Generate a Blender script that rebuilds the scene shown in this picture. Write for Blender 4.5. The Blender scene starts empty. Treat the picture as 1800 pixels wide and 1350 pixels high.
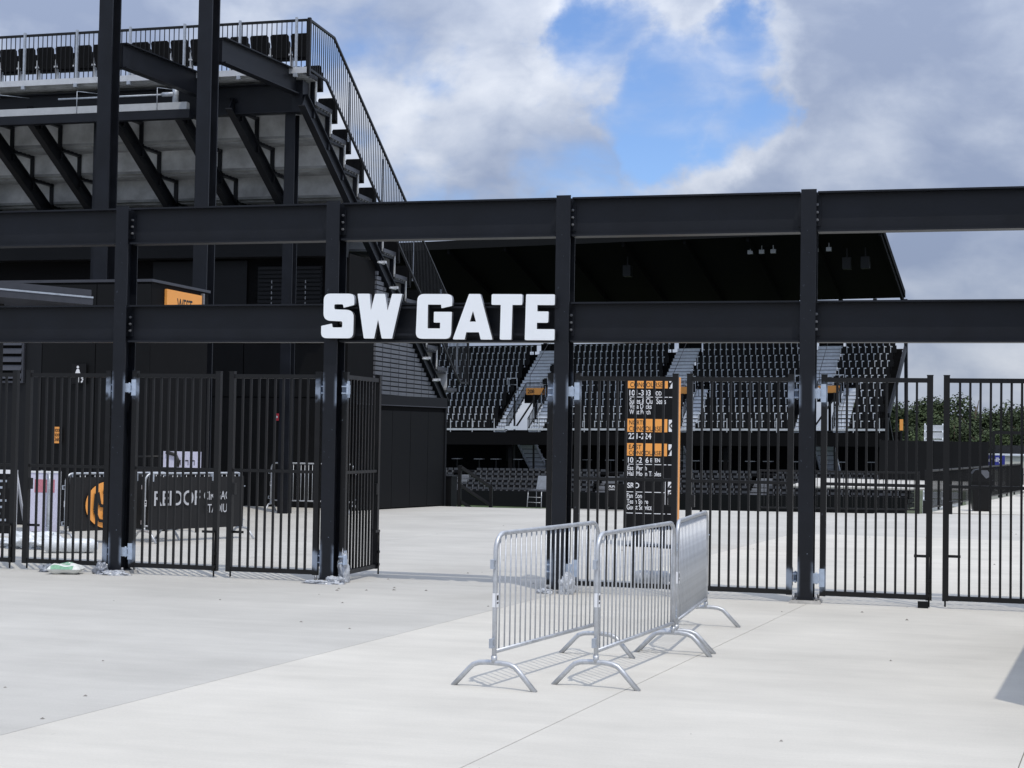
import bpy, bmesh, math, random
from mathutils import Vector, Matrix
random.seed(7)
S = bpy.context.scene
COL = S.collection
R = math.radians

# ------------------------------------------------------------------ camera, light, exposure
cd = bpy.data.cameras.new('camera'); cam = bpy.data.objects.new('camera', cd); COL.objects.link(cam)
cd.sensor_width = 36; cd.lens = 56; cd.clip_start = 0.1; cd.clip_end = 6000
cam.matrix_world = Matrix.Translation((0, 0, 1.8)) @ Matrix.Rotation(R(15.3), 4, 'Z') @ \
    Matrix.Rotation(math.pi/2 + math.atan(90/2800), 4, 'X') @ Matrix.Rotation(.016, 4, 'Z')
S.camera = cam
S.view_settings.view_transform = 'Standard'; S.view_settings.look = 'None'
S.view_settings.gamma = 1; S.view_settings.use_curve_mapping = False
S.view_settings.exposure = 0.0

SUN = Vector((.30, -.385, 1.1)).normalized()
sl = bpy.data.lights.new('sun', 'SUN'); sl.energy = 2.15; sl.angle = R(.55); sl.color = (1, .94, .84)
so = bpy.data.objects.new('sun', sl); COL.objects.link(so); so.rotation_euler = SUN.to_track_quat('Z', 'Y').to_euler()
so.location = (10, -20, 40)

W = bpy.data.worlds.new('World'); S.world = W; W.use_nodes = True
nt = W.node_tree; N = nt.nodes; N.clear()
def nd(t, **k):
    n = N.new(t)
    for a, b in k.items():
        if a == 'i':
            for kk, vv in b.items(): n.inputs[kk].default_value = vv
        else: setattr(n, a, b)
    return n
def lk(a, b): nt.links.new(a, b)
def mth(op, a, b=None, c=None, clamp=False):
    n = nd('ShaderNodeMath', operation=op, use_clamp=clamp)
    for q, x in enumerate((a, b, c)):
        if x is None: continue
        if isinstance(x, (int, float)): n.inputs[q].default_value = x
        else: lk(x, n.inputs[q])
    return n.outputs[0]
def sstep(x, a, b, lo=0, hi=1):
    n = nd('ShaderNodeMapRange', interpolation_type='SMOOTHSTEP', i={'From Min': a, 'From Max': b, 'To Min': lo, 'To Max': hi})
    lk(x, n.inputs['Value']); return n.outputs['Result']
sky = nd('ShaderNodeTexSky', sky_type='NISHITA', sun_disc=False, sun_elevation=R(66), sun_rotation=R(142), altitude=50, air_density=1.0, dust_density=.6, ozone_density=1.6)
tc = nd('ShaderNodeTexCoord'); DIR = tc.outputs['Generated']
def vscale(v, s, off=(0, 0, 0)):
    n = nd('ShaderNodeMapping'); n.inputs['Scale'].default_value = s; n.inputs['Location'].default_value = off
    lk(v, n.inputs['Vector']); return n.outputs[0]
def noise(v, sc, det=8, ro=.55, dist=0):
    n = nd('ShaderNodeTexNoise', i={'Scale': sc, 'Detail': det, 'Roughness': ro, 'Distortion': dist}); lk(v, n.inputs['Vector']); return n.outputs['Fac']
UPS = .026
def warp(v, amt):
    n = nd('ShaderNodeTexNoise', i={'Scale': 5.0, 'Detail': 3, 'Roughness': .5}); lk(v, n.inputs['Vector'])
    m = nd('ShaderNodeVectorMath', operation='MULTIPLY_ADD'); lk(n.outputs['Color'], m.inputs[0]); m.inputs[1].default_value = (amt, amt, amt); lk(v, m.inputs[2])
    return m.outputs[0]
nmz = nd('ShaderNodeVectorMath', operation='NORMALIZE'); lk(DIR, nmz.inputs[0]); DIR = nmz.outputs[0]
def field(dz):
    v = vscale(DIR, (1, 1, 1.75), (3.62, 1.9, .35+dz*1.75))
    return noise(warp(v, .11), 4.6, 12, .54)
n0 = field(0); n1 = field(UPS)
b0 = noise(vscale(DIR, (1, 1, 2.6), (.4, 5.2, 1.3)), 3.0, 3, .4)
layer = noise(vscale(DIR, (1, 1, 6), (7.7, 2.2, 4.4)), 4, 5, .5)
wn = nd('ShaderNodeTexNoise', i={'Scale': 13.0, 'Detail': 8, 'Roughness': .55}); lk(DIR, wn.inputs['Vector'])
wa = nd('ShaderNodeVectorMath', operation='MULTIPLY_ADD'); lk(wn.outputs['Color'], wa.inputs[0]); wa.inputs[1].default_value = (.13, .13, .11); lk(DIR, wa.inputs[2])
wb_ = nd('ShaderNodeVectorMath', operation='SUBTRACT'); lk(wa.outputs[0], wb_.inputs[0]); wb_.inputs[1].default_value = (.065, .065, .055)
wc_ = nd('ShaderNodeVectorMath', operation='NORMALIZE'); lk(wb_.outputs[0], wc_.inputs[0]); WDIR = wc_.outputs[0]
def blob(d, r_in, r_out):
    n = nd('ShaderNodeVectorMath', operation='DOT_PRODUCT'); lk(WDIR, n.inputs[0]); n.inputs[1].default_value = Vector(d).normalized()
    return sstep(n.outputs['Value'], math.cos(r_out), math.cos(r_in))
gap = blob((-0.1669, 0.9642, 0.2062), .02, .075)
gap = mth('MAXIMUM', gap, mth('MULTIPLY', blob((-0.1406, 0.9623, 0.2327), 0.000, 0.055), 0.95))
gap = mth('MAXIMUM', gap, mth('MULTIPLY', blob((-0.1986, 0.9516, 0.2347), 0.000, 0.055), 0.80))
gap = mth('MAXIMUM', gap, mth('MULTIPLY', blob((-0.2209, 0.9597, 0.1737), 0.000, 0.065), 0.62))
gap = mth('MAXIMUM', gap, mth('MULTIPLY', blob((-0.1275, 0.9709, 0.2025), 0.000, 0.055), 0.95))
gap = mth('MAXIMUM', gap, mth('MULTIPLY', blob((-0.2855, 0.9411, 0.1813), 0.000, 0.070), 0.42))
gap = mth('MAXIMUM', gap, mth('MULTIPLY', blob((-0.3234, 0.9333, 0.1562), 0.000, 0.060), 0.50))
gap = mth('MAXIMUM', gap, mth('MULTIPLY', blob((-0.1764, 0.9720, 0.1549), 0.000, 0.050), 0.55))
dens = mth('ADD', mth('MULTIPLY_ADD', n0, .70, mth('MULTIPLY', b0, .30)), mth('MULTIPLY', layer, .08))
dens = mth('SUBTRACT', dens, mth('MULTIPLY', gap, .30))
dens = mth('ADD', dens, mth('MULTIPLY', blob((0.0238, 0.9914, 0.1288), .03, .10), .14))
dens = mth('ADD', dens, mth('MULTIPLY', blob((-0.4813, 0.8551, 0.1927), .02, .10), .12))
cov = mth('MULTIPLY', sstep(dens, .33, .48), .96)
lit = mth('MULTIPLY', mth('SUBTRACT', n0, n1), 2.4)
thick = sstep(dens, .47, .68)
br = mth('SUBTRACT', mth('ADD', .575, lit), mth('MULTIPLY', thick, .26))
br = mth('ADD', br, mth('MULTIPLY', mth('SUBTRACT', layer, .5), .42))
for d_, ri_, ro_, k_ in (((-0.0627, 0.9685, 0.2408), .0, .10, .17), ((0.0096, 0.9681, 0.2506), .0, .08, .10), ((-0.3186, 0.9141, 0.2509), .0, .10, .14), ((-0.4928, 0.8326, 0.2528), .0, .07, .10)):
    br = mth('SUBTRACT', br, mth('MULTIPLY', blob(d_, ri_, ro_), k_))      # thick dark cloud bases
for d_, ri_, ro_, k_ in (((-0.1416, 0.9742, 0.1755), .0, .045, .17), ((-0.2265, 0.9497, 0.2162), .0, .05, -.07), ((-0.0361, 0.9810, 0.1906), .0, .05, .12)):
    br = mth('ADD', br, mth('MULTIPLY', blob(d_, ri_, ro_), k_))           # sunlit cloud heads
br = mth('MAXIMUM', mth('MINIMUM', br, .95), .22)
ramp = nd('ShaderNodeValToRGB'); lk(br, ramp.inputs[0]); ramp.color_ramp.interpolation = 'B_SPLINE'
el = ramp.color_ramp.elements
el[0].position = .2; el[0].color = (.25, .31, .46, 1)
el[1].position = .95; el[1].color = (.84, .87, .93, 1)
e = el.new(.55); e.color = (.46, .52, .645, 1)
sepz = nd('ShaderNodeSeparateXYZ'); lk(DIR, sepz.inputs[0])
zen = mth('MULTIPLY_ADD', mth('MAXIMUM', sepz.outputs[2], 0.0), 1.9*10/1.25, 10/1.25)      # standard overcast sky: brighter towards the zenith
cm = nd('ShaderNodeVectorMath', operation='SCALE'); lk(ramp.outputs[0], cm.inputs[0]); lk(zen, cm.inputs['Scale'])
st = nd('ShaderNodeMix', data_type='RGBA', blend_type='MULTIPLY'); st.inputs[0].default_value = 1
lk(sky.outputs[0], st.inputs[6]); st.inputs[7].default_value = (1.06, 1.24, 1.60, 1)
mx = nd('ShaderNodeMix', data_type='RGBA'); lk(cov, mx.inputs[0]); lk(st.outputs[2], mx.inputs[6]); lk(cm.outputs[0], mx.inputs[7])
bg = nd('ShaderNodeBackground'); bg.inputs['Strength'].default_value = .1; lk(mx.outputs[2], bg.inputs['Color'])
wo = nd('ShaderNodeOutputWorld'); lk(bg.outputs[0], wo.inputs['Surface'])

# ------------------------------------------------------------------ materials
def new_mat(name):
    m = bpy.data.materials.new(name); m.use_nodes = True
    return m, m.node_tree, m.node_tree.nodes['Principled BSDF']
def mat(name, col, rough=.6, metal=0, var=.12, scale=6, bump=0, bscale=60, spec=.5, coords='Object'):
    """plain surface with noise variation in colour and roughness"""
    m, t, b = new_mat(name)
    b.inputs['Roughness'].default_value = rough; b.inputs['Metallic'].default_value = metal
    b.inputs['Specular IOR Level'].default_value = spec
    tcn = t.nodes.new('ShaderNodeTexCoord')
    n = t.nodes.new('ShaderNodeTexNoise'); n.inputs['Scale'].default_value = scale; n.inputs['Detail'].default_value = 7; n.inputs['Roughness'].default_value = .62
    t.links.new(tcn.outputs[coords], n.inputs['Vector'])
    mr = t.nodes.new('ShaderNodeMapRange'); mr.inputs['From Min'].default_value = .3; mr.inputs['From Max'].default_value = .7
    mr.inputs['To Min'].default_value = 1-var; mr.inputs['To Max'].default_value = 1+var
    t.links.new(n.outputs['Fac'], mr.inputs['Value'])
    sc = t.nodes.new('ShaderNodeVectorMath'); sc.operation = 'SCALE'; sc.inputs[0].default_value = col[:3]
    t.links.new(mr.outputs[0], sc.inputs['Scale']); t.links.new(sc.outputs[0], b.inputs['Base Color'])
    r2 = t.nodes.new('ShaderNodeMapRange'); r2.inputs['To Min'].default_value = max(0, rough-.1); r2.inputs['To Max'].default_value = min(1, rough+.1)
    t.links.new(n.outputs['Fac'], r2.inputs['Value']); t.links.new(r2.outputs[0], b.inputs['Roughness'])
    if bump:
        n2 = t.nodes.new('ShaderNodeTexNoise'); n2.inputs['Scale'].default_value = bscale; n2.inputs['Detail'].default_value = 4
        t.links.new(tcn.outputs[coords], n2.inputs['Vector'])
        bp = t.nodes.new('ShaderNodeBump'); bp.inputs['Strength'].default_value = bump; bp.inputs['Distance'].default_value = .01
        t.links.new(n2.outputs['Fac'], bp.inputs['Height']); t.links.new(bp.outputs[0], b.inputs['Normal'])
    return m

def spray_mat(name, col, zs, zr, xin, rough=.45):
    """black paint with pale zinc overspray round the hinge heights (object space)"""
    m = mat(name, col, rough, 0, .2, 5, spec=.32)
    t = m.node_tree; b = t.nodes['Principled BSDF']
    src = b.inputs['Base Color'].links[0].from_socket
    tcn = t.nodes.new('ShaderNodeTexCoord'); sp = t.nodes.new('ShaderNodeSeparateXYZ'); t.links.new(tcn.outputs['Object'], sp.inputs[0])
    nz = t.nodes.new('ShaderNodeTexNoise'); nz.inputs['Scale'].default_value = 9; nz.inputs['Detail'].default_value = 5; t.links.new(tcn.outputs['Object'], nz.inputs['Vector'])
    def M(op, a, b2=None):
        n = t.nodes.new('ShaderNodeMath'); n.operation = op
        for q, x in enumerate((a, b2)):
            if x is None: continue
            if isinstance(x, (int, float)): n.inputs[q].default_value = x
            else: t.links.new(x, n.inputs[q])
        return n.outputs[0]
    ax = M('ABSOLUTE', sp.outputs[0])
    tot = None
    for z in zs:
        d = M('DIVIDE', M('ABSOLUTE', M('SUBTRACT', sp.outputs[2], z)), zr)
        d = M('ADD', d, M('MULTIPLY', M('SUBTRACT', nz.outputs[0], .5), 1.6))
        mr = t.nodes.new('ShaderNodeMapRange'); mr.interpolation_type = 'SMOOTHSTEP'
        mr.inputs['From Min'].default_value = 1.0; mr.inputs['From Max'].default_value = .25
        t.links.new(d, mr.inputs['Value'])
        tot = mr.outputs[0] if tot is None else M('MAXIMUM', tot, mr.outputs[0])
    mx_ = t.nodes.new('ShaderNodeMapRange'); mx_.interpolation_type = 'SMOOTHSTEP'
    mx_.inputs['From Min'].default_value = xin[0]; mx_.inputs['From Max'].default_value = xin[1]
    t.links.new(ax, mx_.inputs['Value'])
    fn = t.nodes.new('ShaderNodeTexNoise'); fn.inputs['Scale'].default_value = 26; fn.inputs['Detail'].default_value = 3; t.links.new(tcn.outputs['Object'], fn.inputs['Vector'])
    fl = t.nodes.new('ShaderNodeMapRange'); fl.inputs['From Min'].default_value = .715; fl.inputs['From Max'].default_value = .76; fl.inputs['To Max'].default_value = .45
    t.links.new(fn.outputs[0], fl.inputs['Value'])
    f = M('MAXIMUM', M('MULTIPLY', M('MULTIPLY', tot, mx_.outputs[0]), .8), fl.outputs[0])
    mix = t.nodes.new('ShaderNodeMix'); mix.data_type = 'RGBA'; t.links.new(f, mix.inputs[0]); t.links.new(src, mix.inputs[6]); mix.inputs[7].default_value = (.30, .36, .46, 1)
    t.links.new(mix.outputs[2], b.inputs['Base Color'])
    return m

def concrete(name, col, rot=.11, var=.09):
    m, t, b = new_mat(name); b.inputs['Roughness'].default_value = .85; b.inputs['Specular IOR Level'].default_value = .3
    tcn = t.nodes.new('ShaderNodeTexCoord')
    def no(sc, det, scale=(1, 1, 1), ro=.6):
        mp = t.nodes.new('ShaderNodeMapping'); mp.inputs['Scale'].default_value = scale; mp.inputs['Rotation'].default_value = (0, 0, rot)
        t.links.new(tcn.outputs['Object'], mp.inputs[0])
        n = t.nodes.new('ShaderNodeTexNoise'); n.inputs['Scale'].default_value = sc; n.inputs['Detail'].default_value = det; n.inputs['Roughness'].default_value = ro
        t.links.new(mp.outputs[0], n.inputs['Vector']); return n.outputs['Fac']
    def mrng(x, a, b_, c, d, sm=False):
        n = t.nodes.new('ShaderNodeMapRange'); n.inputs['From Min'].default_value = a; n.inputs['From Max'].default_value = b_
        if sm: n.interpolation_type = 'SMOOTHSTEP'
        n.inputs['To Min'].default_value = c; n.inputs['To Max'].default_value = d; t.links.new(x, n.inputs['Value']); return n.outputs[0]
    def mul(a, c):
        n = t.nodes.new('ShaderNodeMath'); n.operation = 'MULTIPLY'; t.links.new(a, n.inputs[0]); t.links.new(c, n.inputs[1]); return n.outputs[0]
    big = mrng(no(.55, 6), .3, .7, 1-var, 1+var)
    streak = mrng(no(2.2, 5, (.35, 1.6, 1)), .3, .7, 1-var*.55, 1+var*.55)
    fine = mrng(no(55, 4, (1, 1, 1), .7), .3, .7, .955, 1.045)
    broom = mrng(no(26, 2, (.12, 3.2, 1)), .3, .7, .975, 1.025)
    spots = mrng(no(7.5, 3, (1, 1, 1), .5), .75, .80, 1, .90, True)
    tot = mul(mul(mul(big, streak), mul(fine, broom)), spots)
    sc = t.nodes.new('ShaderNodeVectorMath'); sc.operation = 'SCALE'; sc.inputs[0].default_value = col
    t.links.new(tot, sc.inputs['Scale']); t.links.new(sc.outputs[0], b.inputs['Base Color'])
    bp = t.nodes.new('ShaderNodeBump'); bp.inputs['Strength'].default_value = .25; bp.inputs['Distance'].default_value = .004
    t.links.new(no(60, 5, (.4, 1.4, 1), .7), bp.inputs['Height']); t.links.new(bp.outputs[0], b.inputs['Normal'])
    return m

M = {}
M['black'] = mat('black_paint', (.0055, .0070, .0112), .46, 0, .36, 2.2, .05, 200, .32)
M['column'] = spray_mat('black_paint_column', (.0055, .0070, .0112), (.27, 2.30), .24, (.045, .10))
M['leafpost'] = spray_mat('black_paint_post', (.006, .0062, .007), (.27, 2.30), .15, (-.02, -.01), .4)
M['fence'] = mat('black_powder_coat', (.0055, .0056, .0062), .42, 0, .15, 6, spec=.35)
M['flange'] = M['black']
M['galv'] = mat('galvanised_steel', (.52, .54, .57), .46, .55, .18, 14, .08, 90)
M['galvd'] = mat('dull_zinc', (.42, .46, .52), .5, .4, .15, 12)
M['zinc'] = mat('primer_plate', (.42, .50, .62), .6, .1, .12, 25)
M['bolt'] = mat('bolt_steel', (.27, .275, .29), .45, .6, .2, 40)
M['white'] = mat('white_acrylic', (.87, .90, .93), .35, 0, .02, 2)
M['letterside'] = mat('letter_return_metal', (.16, .165, .18), .35, .4, .1, 8)
M['grout'] = mat('grout', (.36, .35, .33), .9, 0, .25, 14, .4, 60)
M['slab'] = concrete('concrete_pale', (.550, .529, .480))
M['slabg'] = concrete('concrete_grey', (.468, .456, .424))
M['joint'] = mat('joint_dirt', (.27, .26, .24), .95, 0, .3, 20)
M['ground'] = mat('dry_grass_ground', (.06, .075, .035), .95, 0, .4, .05)
M['pitch'] = mat('pitch_grass', (.045, .075, .025), .9, 0, .2, .3)
M['alu'] = mat('mill_aluminium', (.58, .60, .63), .5, .3, .10, 5)
M['aluw'] = mat('white_aluminium_tray', (.45, .47, .49), .5, .1, .08, 5)
M['deck'] = mat('aluminium_plank_shaded', (.34, .355, .37), .6, .1, .40, 1.6)  # shade under the treads is painted into this darker aluminium
M['riser'] = mat('aluminium_riser_lit', (.60, .62, .64), .5, .15, .35, 1.4)  # same metal as the treads, painted lighter for contrast with their shade
M['alud'] = mat('aluminium_stair', (.66, .70, .76), .6, .0, .12, 5)
M['seat'] = mat('black_seat_plastic', (.004, .004, .0048), .55, 0, .2, 5, spec=.2)
M['seatl'] = mat('grey_seat_plastic', (.055, .058, .066), .45, 0, .2, 5)
M['dark'] = mat('dark_wall_panel', (.0030, .0034, .0042), .6, 0, .25, 1.2, spec=.2)
M['dark2'] = mat('dark_cladding', (.0065, .0074, .0095), .55, 0, .2, 1.2, spec=.25)
M['black_void'] = mat('matt_black_cladding', (.003, .003, .0036), .8, 0, .2, 1, spec=.15)
M['roof'] = mat('roof_underside_black', (.0035, .0036, .0045), .8, 0, .3, .4, spec=.1)
M['siding'] = mat('grey_ribbed_cladding', (.15, .158, .18), .45, .1, .15, 3)
M['canopy'] = mat('charcoal_fascia', (.05, .053, .065), .4, .2, .12, 3)
M['orange'] = mat('orange_sign_vinyl', (.93, .39, .085), .5, 0, .03, 3)
M['signblack'] = mat('black_sign_face', (.004, .004, .005), .4, 0, .1, 3, spec=.25)
M['signwhite'] = mat('white_sign_vinyl', (.82, .83, .86), .5, 0, .02, 3)
M['bannerwhite'] = mat('faded_white_print', (.50, .51, .54), .7, 0, .12, 9)
M['textblack'] = mat('black_sign_lettering', (.012, .011, .010), .5, 0, .05, 3)
M['banner'] = mat('black_banner_fabric', (.006, .006, .007), .7, 0, .3, 7)
M['poster'] = mat('lilac_white_poster', (.66, .65, .80), .5, 0, .06, 2)
M['pink'] = mat('pink_print', (.55, .20, .25), .5, 0, .15, 6)
M['red'] = mat('red_sign', (.50, .03, .05), .5, 0, .05, 4)
M['blue'] = mat('blue_sign', (.025, .035, .28), .5, 0, .1, 4)
M['plastic'] = mat('clear_grey_plastic_film', (.60, .63, .68), .22, 0, .25, 18)
M['plastic'].node_tree.nodes['Principled BSDF'].inputs['Transmission Weight'].default_value = .3
M['plasticd'] = mat('grey_plastic_film', (.24, .26, .30), .25, 0, .5, 16)
M['plasticw'] = mat('white_plastic_film', (.68, .72, .76), .35, 0, .10, 14)
M['bag'] = mat('white_woven_bag', (.70, .72, .70), .6, 0, .08, 14)
M['green'] = mat('green_print', (.20, .40, .27), .6, 0, .25, 30)
M['bin'] = mat('bin_plastic', (.005, .005, .0055), .5, 0, .2, 5, spec=.25)
M['binlid'] = mat('bin_lid_plastic', (.10, .105, .12), .35, 0, .2, 5)
M['offwhite'] = mat('off_white_sheet', (.55, .55, .50), .6, 0, .1, 1)
M['bark'] = mat('tree_bark', (.06, .045, .03), .9, 0, .3, 4)
M['leafa'] = mat('dark_foliage', (.044, .062, .028), .7, 0, .5, .45, spec=.2)
M['leafb'] = mat('mid_foliage', (.064, .088, .040), .7, 0, .5, .45, spec=.2)
M['glass'] = mat('dark_screen_glass', (.02, .022, .026), .15, 0, .1, 2)
M['chip'] = mat('mortar_crumb', (.23, .22, .20), .9, 0, .3, 20)

# ------------------------------------------------------------------ mesh helpers
class MB:
    def __init__(s): s.v = []; s.f = []; s.m = []; s.s = []
    def add(s, vs, fs, m=0, sm=False):
        o = len(s.v); s.v += [tuple(x) for x in vs]
        for f in fs: s.f.append(tuple(i+o for i in f)); s.m.append(m); s.s.append(sm)
        return s
    def box(s, x0, x1, y0, y1, z0, z1, m=0):
        vs = [(x, y, z) for z in (z0, z1) for y in (y0, y1) for x in (x0, x1)]
        return s.add(vs, [(0, 2, 3, 1), (4, 5, 7, 6), (0, 1, 5, 4), (2, 6, 7, 3), (0, 4, 6, 2), (1, 3, 7, 5)], m)
    def hexa(s, p, m=0):  # 8 points, order as box
        return s.add(p, [(0, 2, 3, 1), (4, 5, 7, 6), (0, 1, 5, 4), (2, 6, 7, 3), (0, 4, 6, 2), (1, 3, 7, 5)], m)
    def frame(s, p, q, up):
        d = (Vector(q)-Vector(p)); L = d.length; d.normalize(); up = Vector(up)
        a = d.cross(up); a.normalize(); b = a.cross(d); return L, d, a, b
    def bar(s, p, q, w, h, up=(0, 0, 1), m=0, oa=0, ob=0):
        L, d, a, b = s.frame(p, q, up); p = Vector(p); vs = []
        for bb in (-h/2+ob, h/2+ob):
            for dd in (0, L):
                for aa in (-w/2+oa, w/2+oa): vs.append(p+d*dd+a*aa+b*bb)
        return s.add(vs, [(0, 2, 3, 1), (4, 5, 7, 6), (0, 1, 5, 4), (2, 6, 7, 3), (0, 4, 6, 2), (1, 3, 7, 5)], m)
    def prof(s, p, q, pts, up=(0, 0, 1), m=0):  # extrude closed profile (a,b) p->q
        L, d, a, b = s.frame(p, q, up); p = Vector(p); n = len(pts)
        vs = [p+a*x+b*y for x, y in pts]+[p+d*L+a*x+b*y for x, y in pts]
        fs = [(i, (i+1) % n, n+(i+1) % n, n+i) for i in range(n)]+[tuple(range(n))[::-1], tuple(range(n, 2*n))]
        return s.add(vs, fs, m)
    def ibeam(s, p, q, H, B, tw, tf, up=(0, 0, 1), m=0):
        h = H/2; b = B/2; t = tw/2
        return s.prof(p, q, [(-b, -h), (b, -h), (b, -h+tf), (t, -h+tf), (t, h-tf), (b, h-tf), (b, h), (-b, h), (-b, h-tf), (-t, h-tf), (-t, -h+tf), (-b, -h+tf)], up, m)
    def tube(s, pts, r, n=8, m=0, closed=False, cap=True):
        pts = [Vector(p) for p in pts]; k = len(pts); vs = []; fs = []
        ref = Vector((.13, .29, .95)).normalized(); prev = None
        for i, p in enumerate(pts):
            if closed: t = pts[(i+1) % k]-pts[i-1]
            else: t = pts[min(i+1, k-1)]-pts[max(i-1, 0)]
            t.normalize()
            a = prev if prev else t.cross(ref)
            a = a-t*a.dot(t)
            if a.length < 1e-4: a = t.cross(Vector((1, 0, 0)))
            a.normalize(); prev = a; b = t.cross(a)
            rr = r[i] if isinstance(r, (list, tuple)) else r
            vs += [p+(a*math.cos(2*math.pi*j/n)+b*math.sin(2*math.pi*j/n))*rr for j in range(n)]
        for i in range(k if closed else k-1):
            for j in range(n):
                i2 = (i+1) % k
                fs.append((i*n+j, i*n+(j+1) % n, i2*n+(j+1) % n, i2*n+j))
        s.add(vs, fs, m, True)
        if cap and not closed:
            o = len(s.v)-len(vs)
            s.f.append(tuple(o+j for j in range(n))[::-1]); s.m.append(m); s.s.append(False)
            s.f.append(tuple(o+(k-1)*n+j for j in range(n))); s.m.append(m); s.s.append(False)
        return s
    def disc(s, c, ax, r, h, n=10, m=0):
        c = Vector(c); return s.tube([c, c+Vector(ax)*h], r, n, m)
    def mesh(s, name, mats):
        me = bpy.data.meshes.new(name); me.from_pydata(s.v, [], s.f); me.update()
        for x in (mats if isinstance(mats, (list, tuple)) else [mats]): me.materials.append(x)
        me.polygons.foreach_set('material_index', s.m); me.polygons.foreach_set('use_smooth', s.s)
        bm = bmesh.new(); bm.from_mesh(me); bmesh.ops.recalc_face_normals(bm, faces=bm.faces); bm.to_mesh(me); bm.free()
        return me
    def build(s, name, mats, parent=None, loc=(0, 0, 0), rz=0):
        return obj(name, s.mesh(name, mats), parent, loc, rz)
def obj(name, me, parent=None, loc=(0, 0, 0), rz=0):
    o = bpy.data.objects.new(name, me); COL.objects.link(o); o.location = loc; o.rotation_euler = (0, 0, rz)
    if parent: o.parent = parent
    return o
def tag(o, label=None, cat=None, group=None, kind=None):
    for k, v in (('label', label), ('category', cat), ('group', group), ('kind', kind)):
        if v: o[k] = v
    return o
def thing(name, loc, label, cat, group=None, rz=0):
    return tag(obj(name, None, None, loc, rz), label, cat, group)
def kids(o): return [c for c in bpy.data.objects if c.parent == o]
def copy_tree(o, parent=None, cm=None):
    if cm is None:
        cm = {}
        for c in bpy.data.objects:
            if c.parent: cm.setdefault(c.parent.name, []).append(c)
    c = o.copy(); COL.objects.link(c)
    if parent: c.parent = parent
    for ch in cm.get(o.name, []): copy_tree(ch, c, cm)
    return c
def to_mesh(cu, name):
    o = bpy.data.objects.new(name, cu); COL.objects.link(o)
    dg = bpy.context.evaluated_depsgraph_get(); me = bpy.data.meshes.new_from_object(o.evaluated_get(dg))
    bpy.data.objects.remove(o); me.name = name; return me
def text(s, x0, x1, z0, z1, mt, parent, y=0, bold=.0, keep=False, name='lettering', t=.001, rz=0, shear=0):
    """real lettering, front facing -Y in the parent's frame, fitted into x0..x1 / z0..z1"""
    cu = bpy.data.curves.new(name, 'FONT'); cu.body = s; cu.extrude = .002; cu.offset = bold; cu.shear = shear
    me = to_mesh(cu, name); xs = [v.co.x for v in me.vertices]; ys = [v.co.y for v in me.vertices]
    ax, bx, ay, by = min(xs), max(xs), min(ys), max(ys); kx = (x1-x0)/(bx-ax); kz = (z1-z0)/(by-ay)
    for v in me.vertices:
        x, yy, z = v.co; v.co = (x0+(x-ax)*kx, y-z*t/.002, z0+(yy-ay)*kz)
    me.materials.clear(); me.materials.append(mt)
    return obj(name, me, parent)
def rounded(pts, seg=5):
    out = []; n = len(pts)
    for i, (x, y, r) in enumerate(pts):
        p = Vector((x, y)); a = Vector(pts[i-1][:2])-p; b = Vector(pts[(i+1) % n][:2])-p
        if r <= 0: out.append((x, y)); continue
        ang = a.angle(b); d = min(r/max(math.tan(ang/2), .2), a.length*.48, b.length*.48)
        p0 = p+a.normalized()*d; p1 = p+b.normalized()*d
        for k in range(seg+1):
            u = k/seg; q = p0*(1-u)**2+p*2*u*(1-u)+p1*u*u; out.append((q.x, q.y))
    return out
def outline(loops, t, name):
    """solid plate from closed loops (with holes) in x,z; thickness t along y, centred"""
    cu = bpy.data.curves.new(name, 'CURVE'); cu.dimensions = '2D'; cu.fill_mode = 'BOTH'; cu.extrude = t/2
    for L in loops:
        sp = cu.splines.new('POLY'); sp.points.add(len(L)-1); sp.use_cyclic_u = True
        for p, (x, y) in zip(sp.points, L): p.co = (x, y, 0, 1)
    me = to_mesh(cu, name)
    for v in me.vertices: v.co = (v.co.x, -v.co.z, v.co.y)
    return me
def blobmesh(name, mt, sx, sy, sz, seed, amp=.35, sub=3, f=2.2, flat=True):
    from mathutils import noise as mn
    bm = bmesh.new(); bmesh.ops.create_icosphere(bm, subdivisions=sub, radius=1)
    for v in bm.verts:
        q = v.co*f+Vector((seed*3.1, seed*1.7, 0)); d = 1+amp*(mn.noise(q)+.6*mn.noise(q*2.3)+.4*mn.noise(q*5))
        c = v.co*d; v.co = (c.x*sx, c.y*sy, max(c.z, -.35)*sz+.35*sz)
    me = bpy.data.meshes.new(name); bm.to_mesh(me); bm.free(); me.materials.append(mt)
    for p in me.polygons: p.use_smooth = (p.index % 3 != 0)
    return me

# ------------------------------------------------------------------ ground, paving, pitch
g = MB(); g.add([(-3000, -600, -3.8), (3000, -600, -3.8), (3000, 4000, -3.8), (-3000, 4000, -3.8)], [(0, 1, 2, 3)])
tag(g.build('ground', M['ground']), kind='structure')
g = MB(); g.add([(-75, 52, -3.78), (16, 44, -3.78), (22, 119.5, -3.78), (-69, 127, -3.78)], [(0, 1, 2, 3)])
tag(g.build('playing_field', M['pitch']), kind='structure')
EDGE = [(-60, 24.0), (-12.4, 38.0), (-9.6, 39.2), (-4.6, 40.1), (-.62, 41.3), (-.46, 42.4), (2.8, 61), (6.5, 82), (60, 82), (60, -25), (-60, -25)]
EDGE[0] = (-60, 38)
def prism(pts, z0, z1, m=0, mb=None):
    mb = mb or MB(); n = len(pts)
    vs = [(x, y, z0) for x, y in pts]+[(x, y, z1) for x, y in pts]
    return mb.add(vs, [tuple(range(n))[::-1], tuple(range(n, 2*n))]+[(i, (i+1) % n, n+(i+1) % n, n+i) for i in range(n)], m)
pav = tag(prism(EDGE, -3.9, -.03).build('plaza_pavement', M['joint']), kind='structure')
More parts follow.
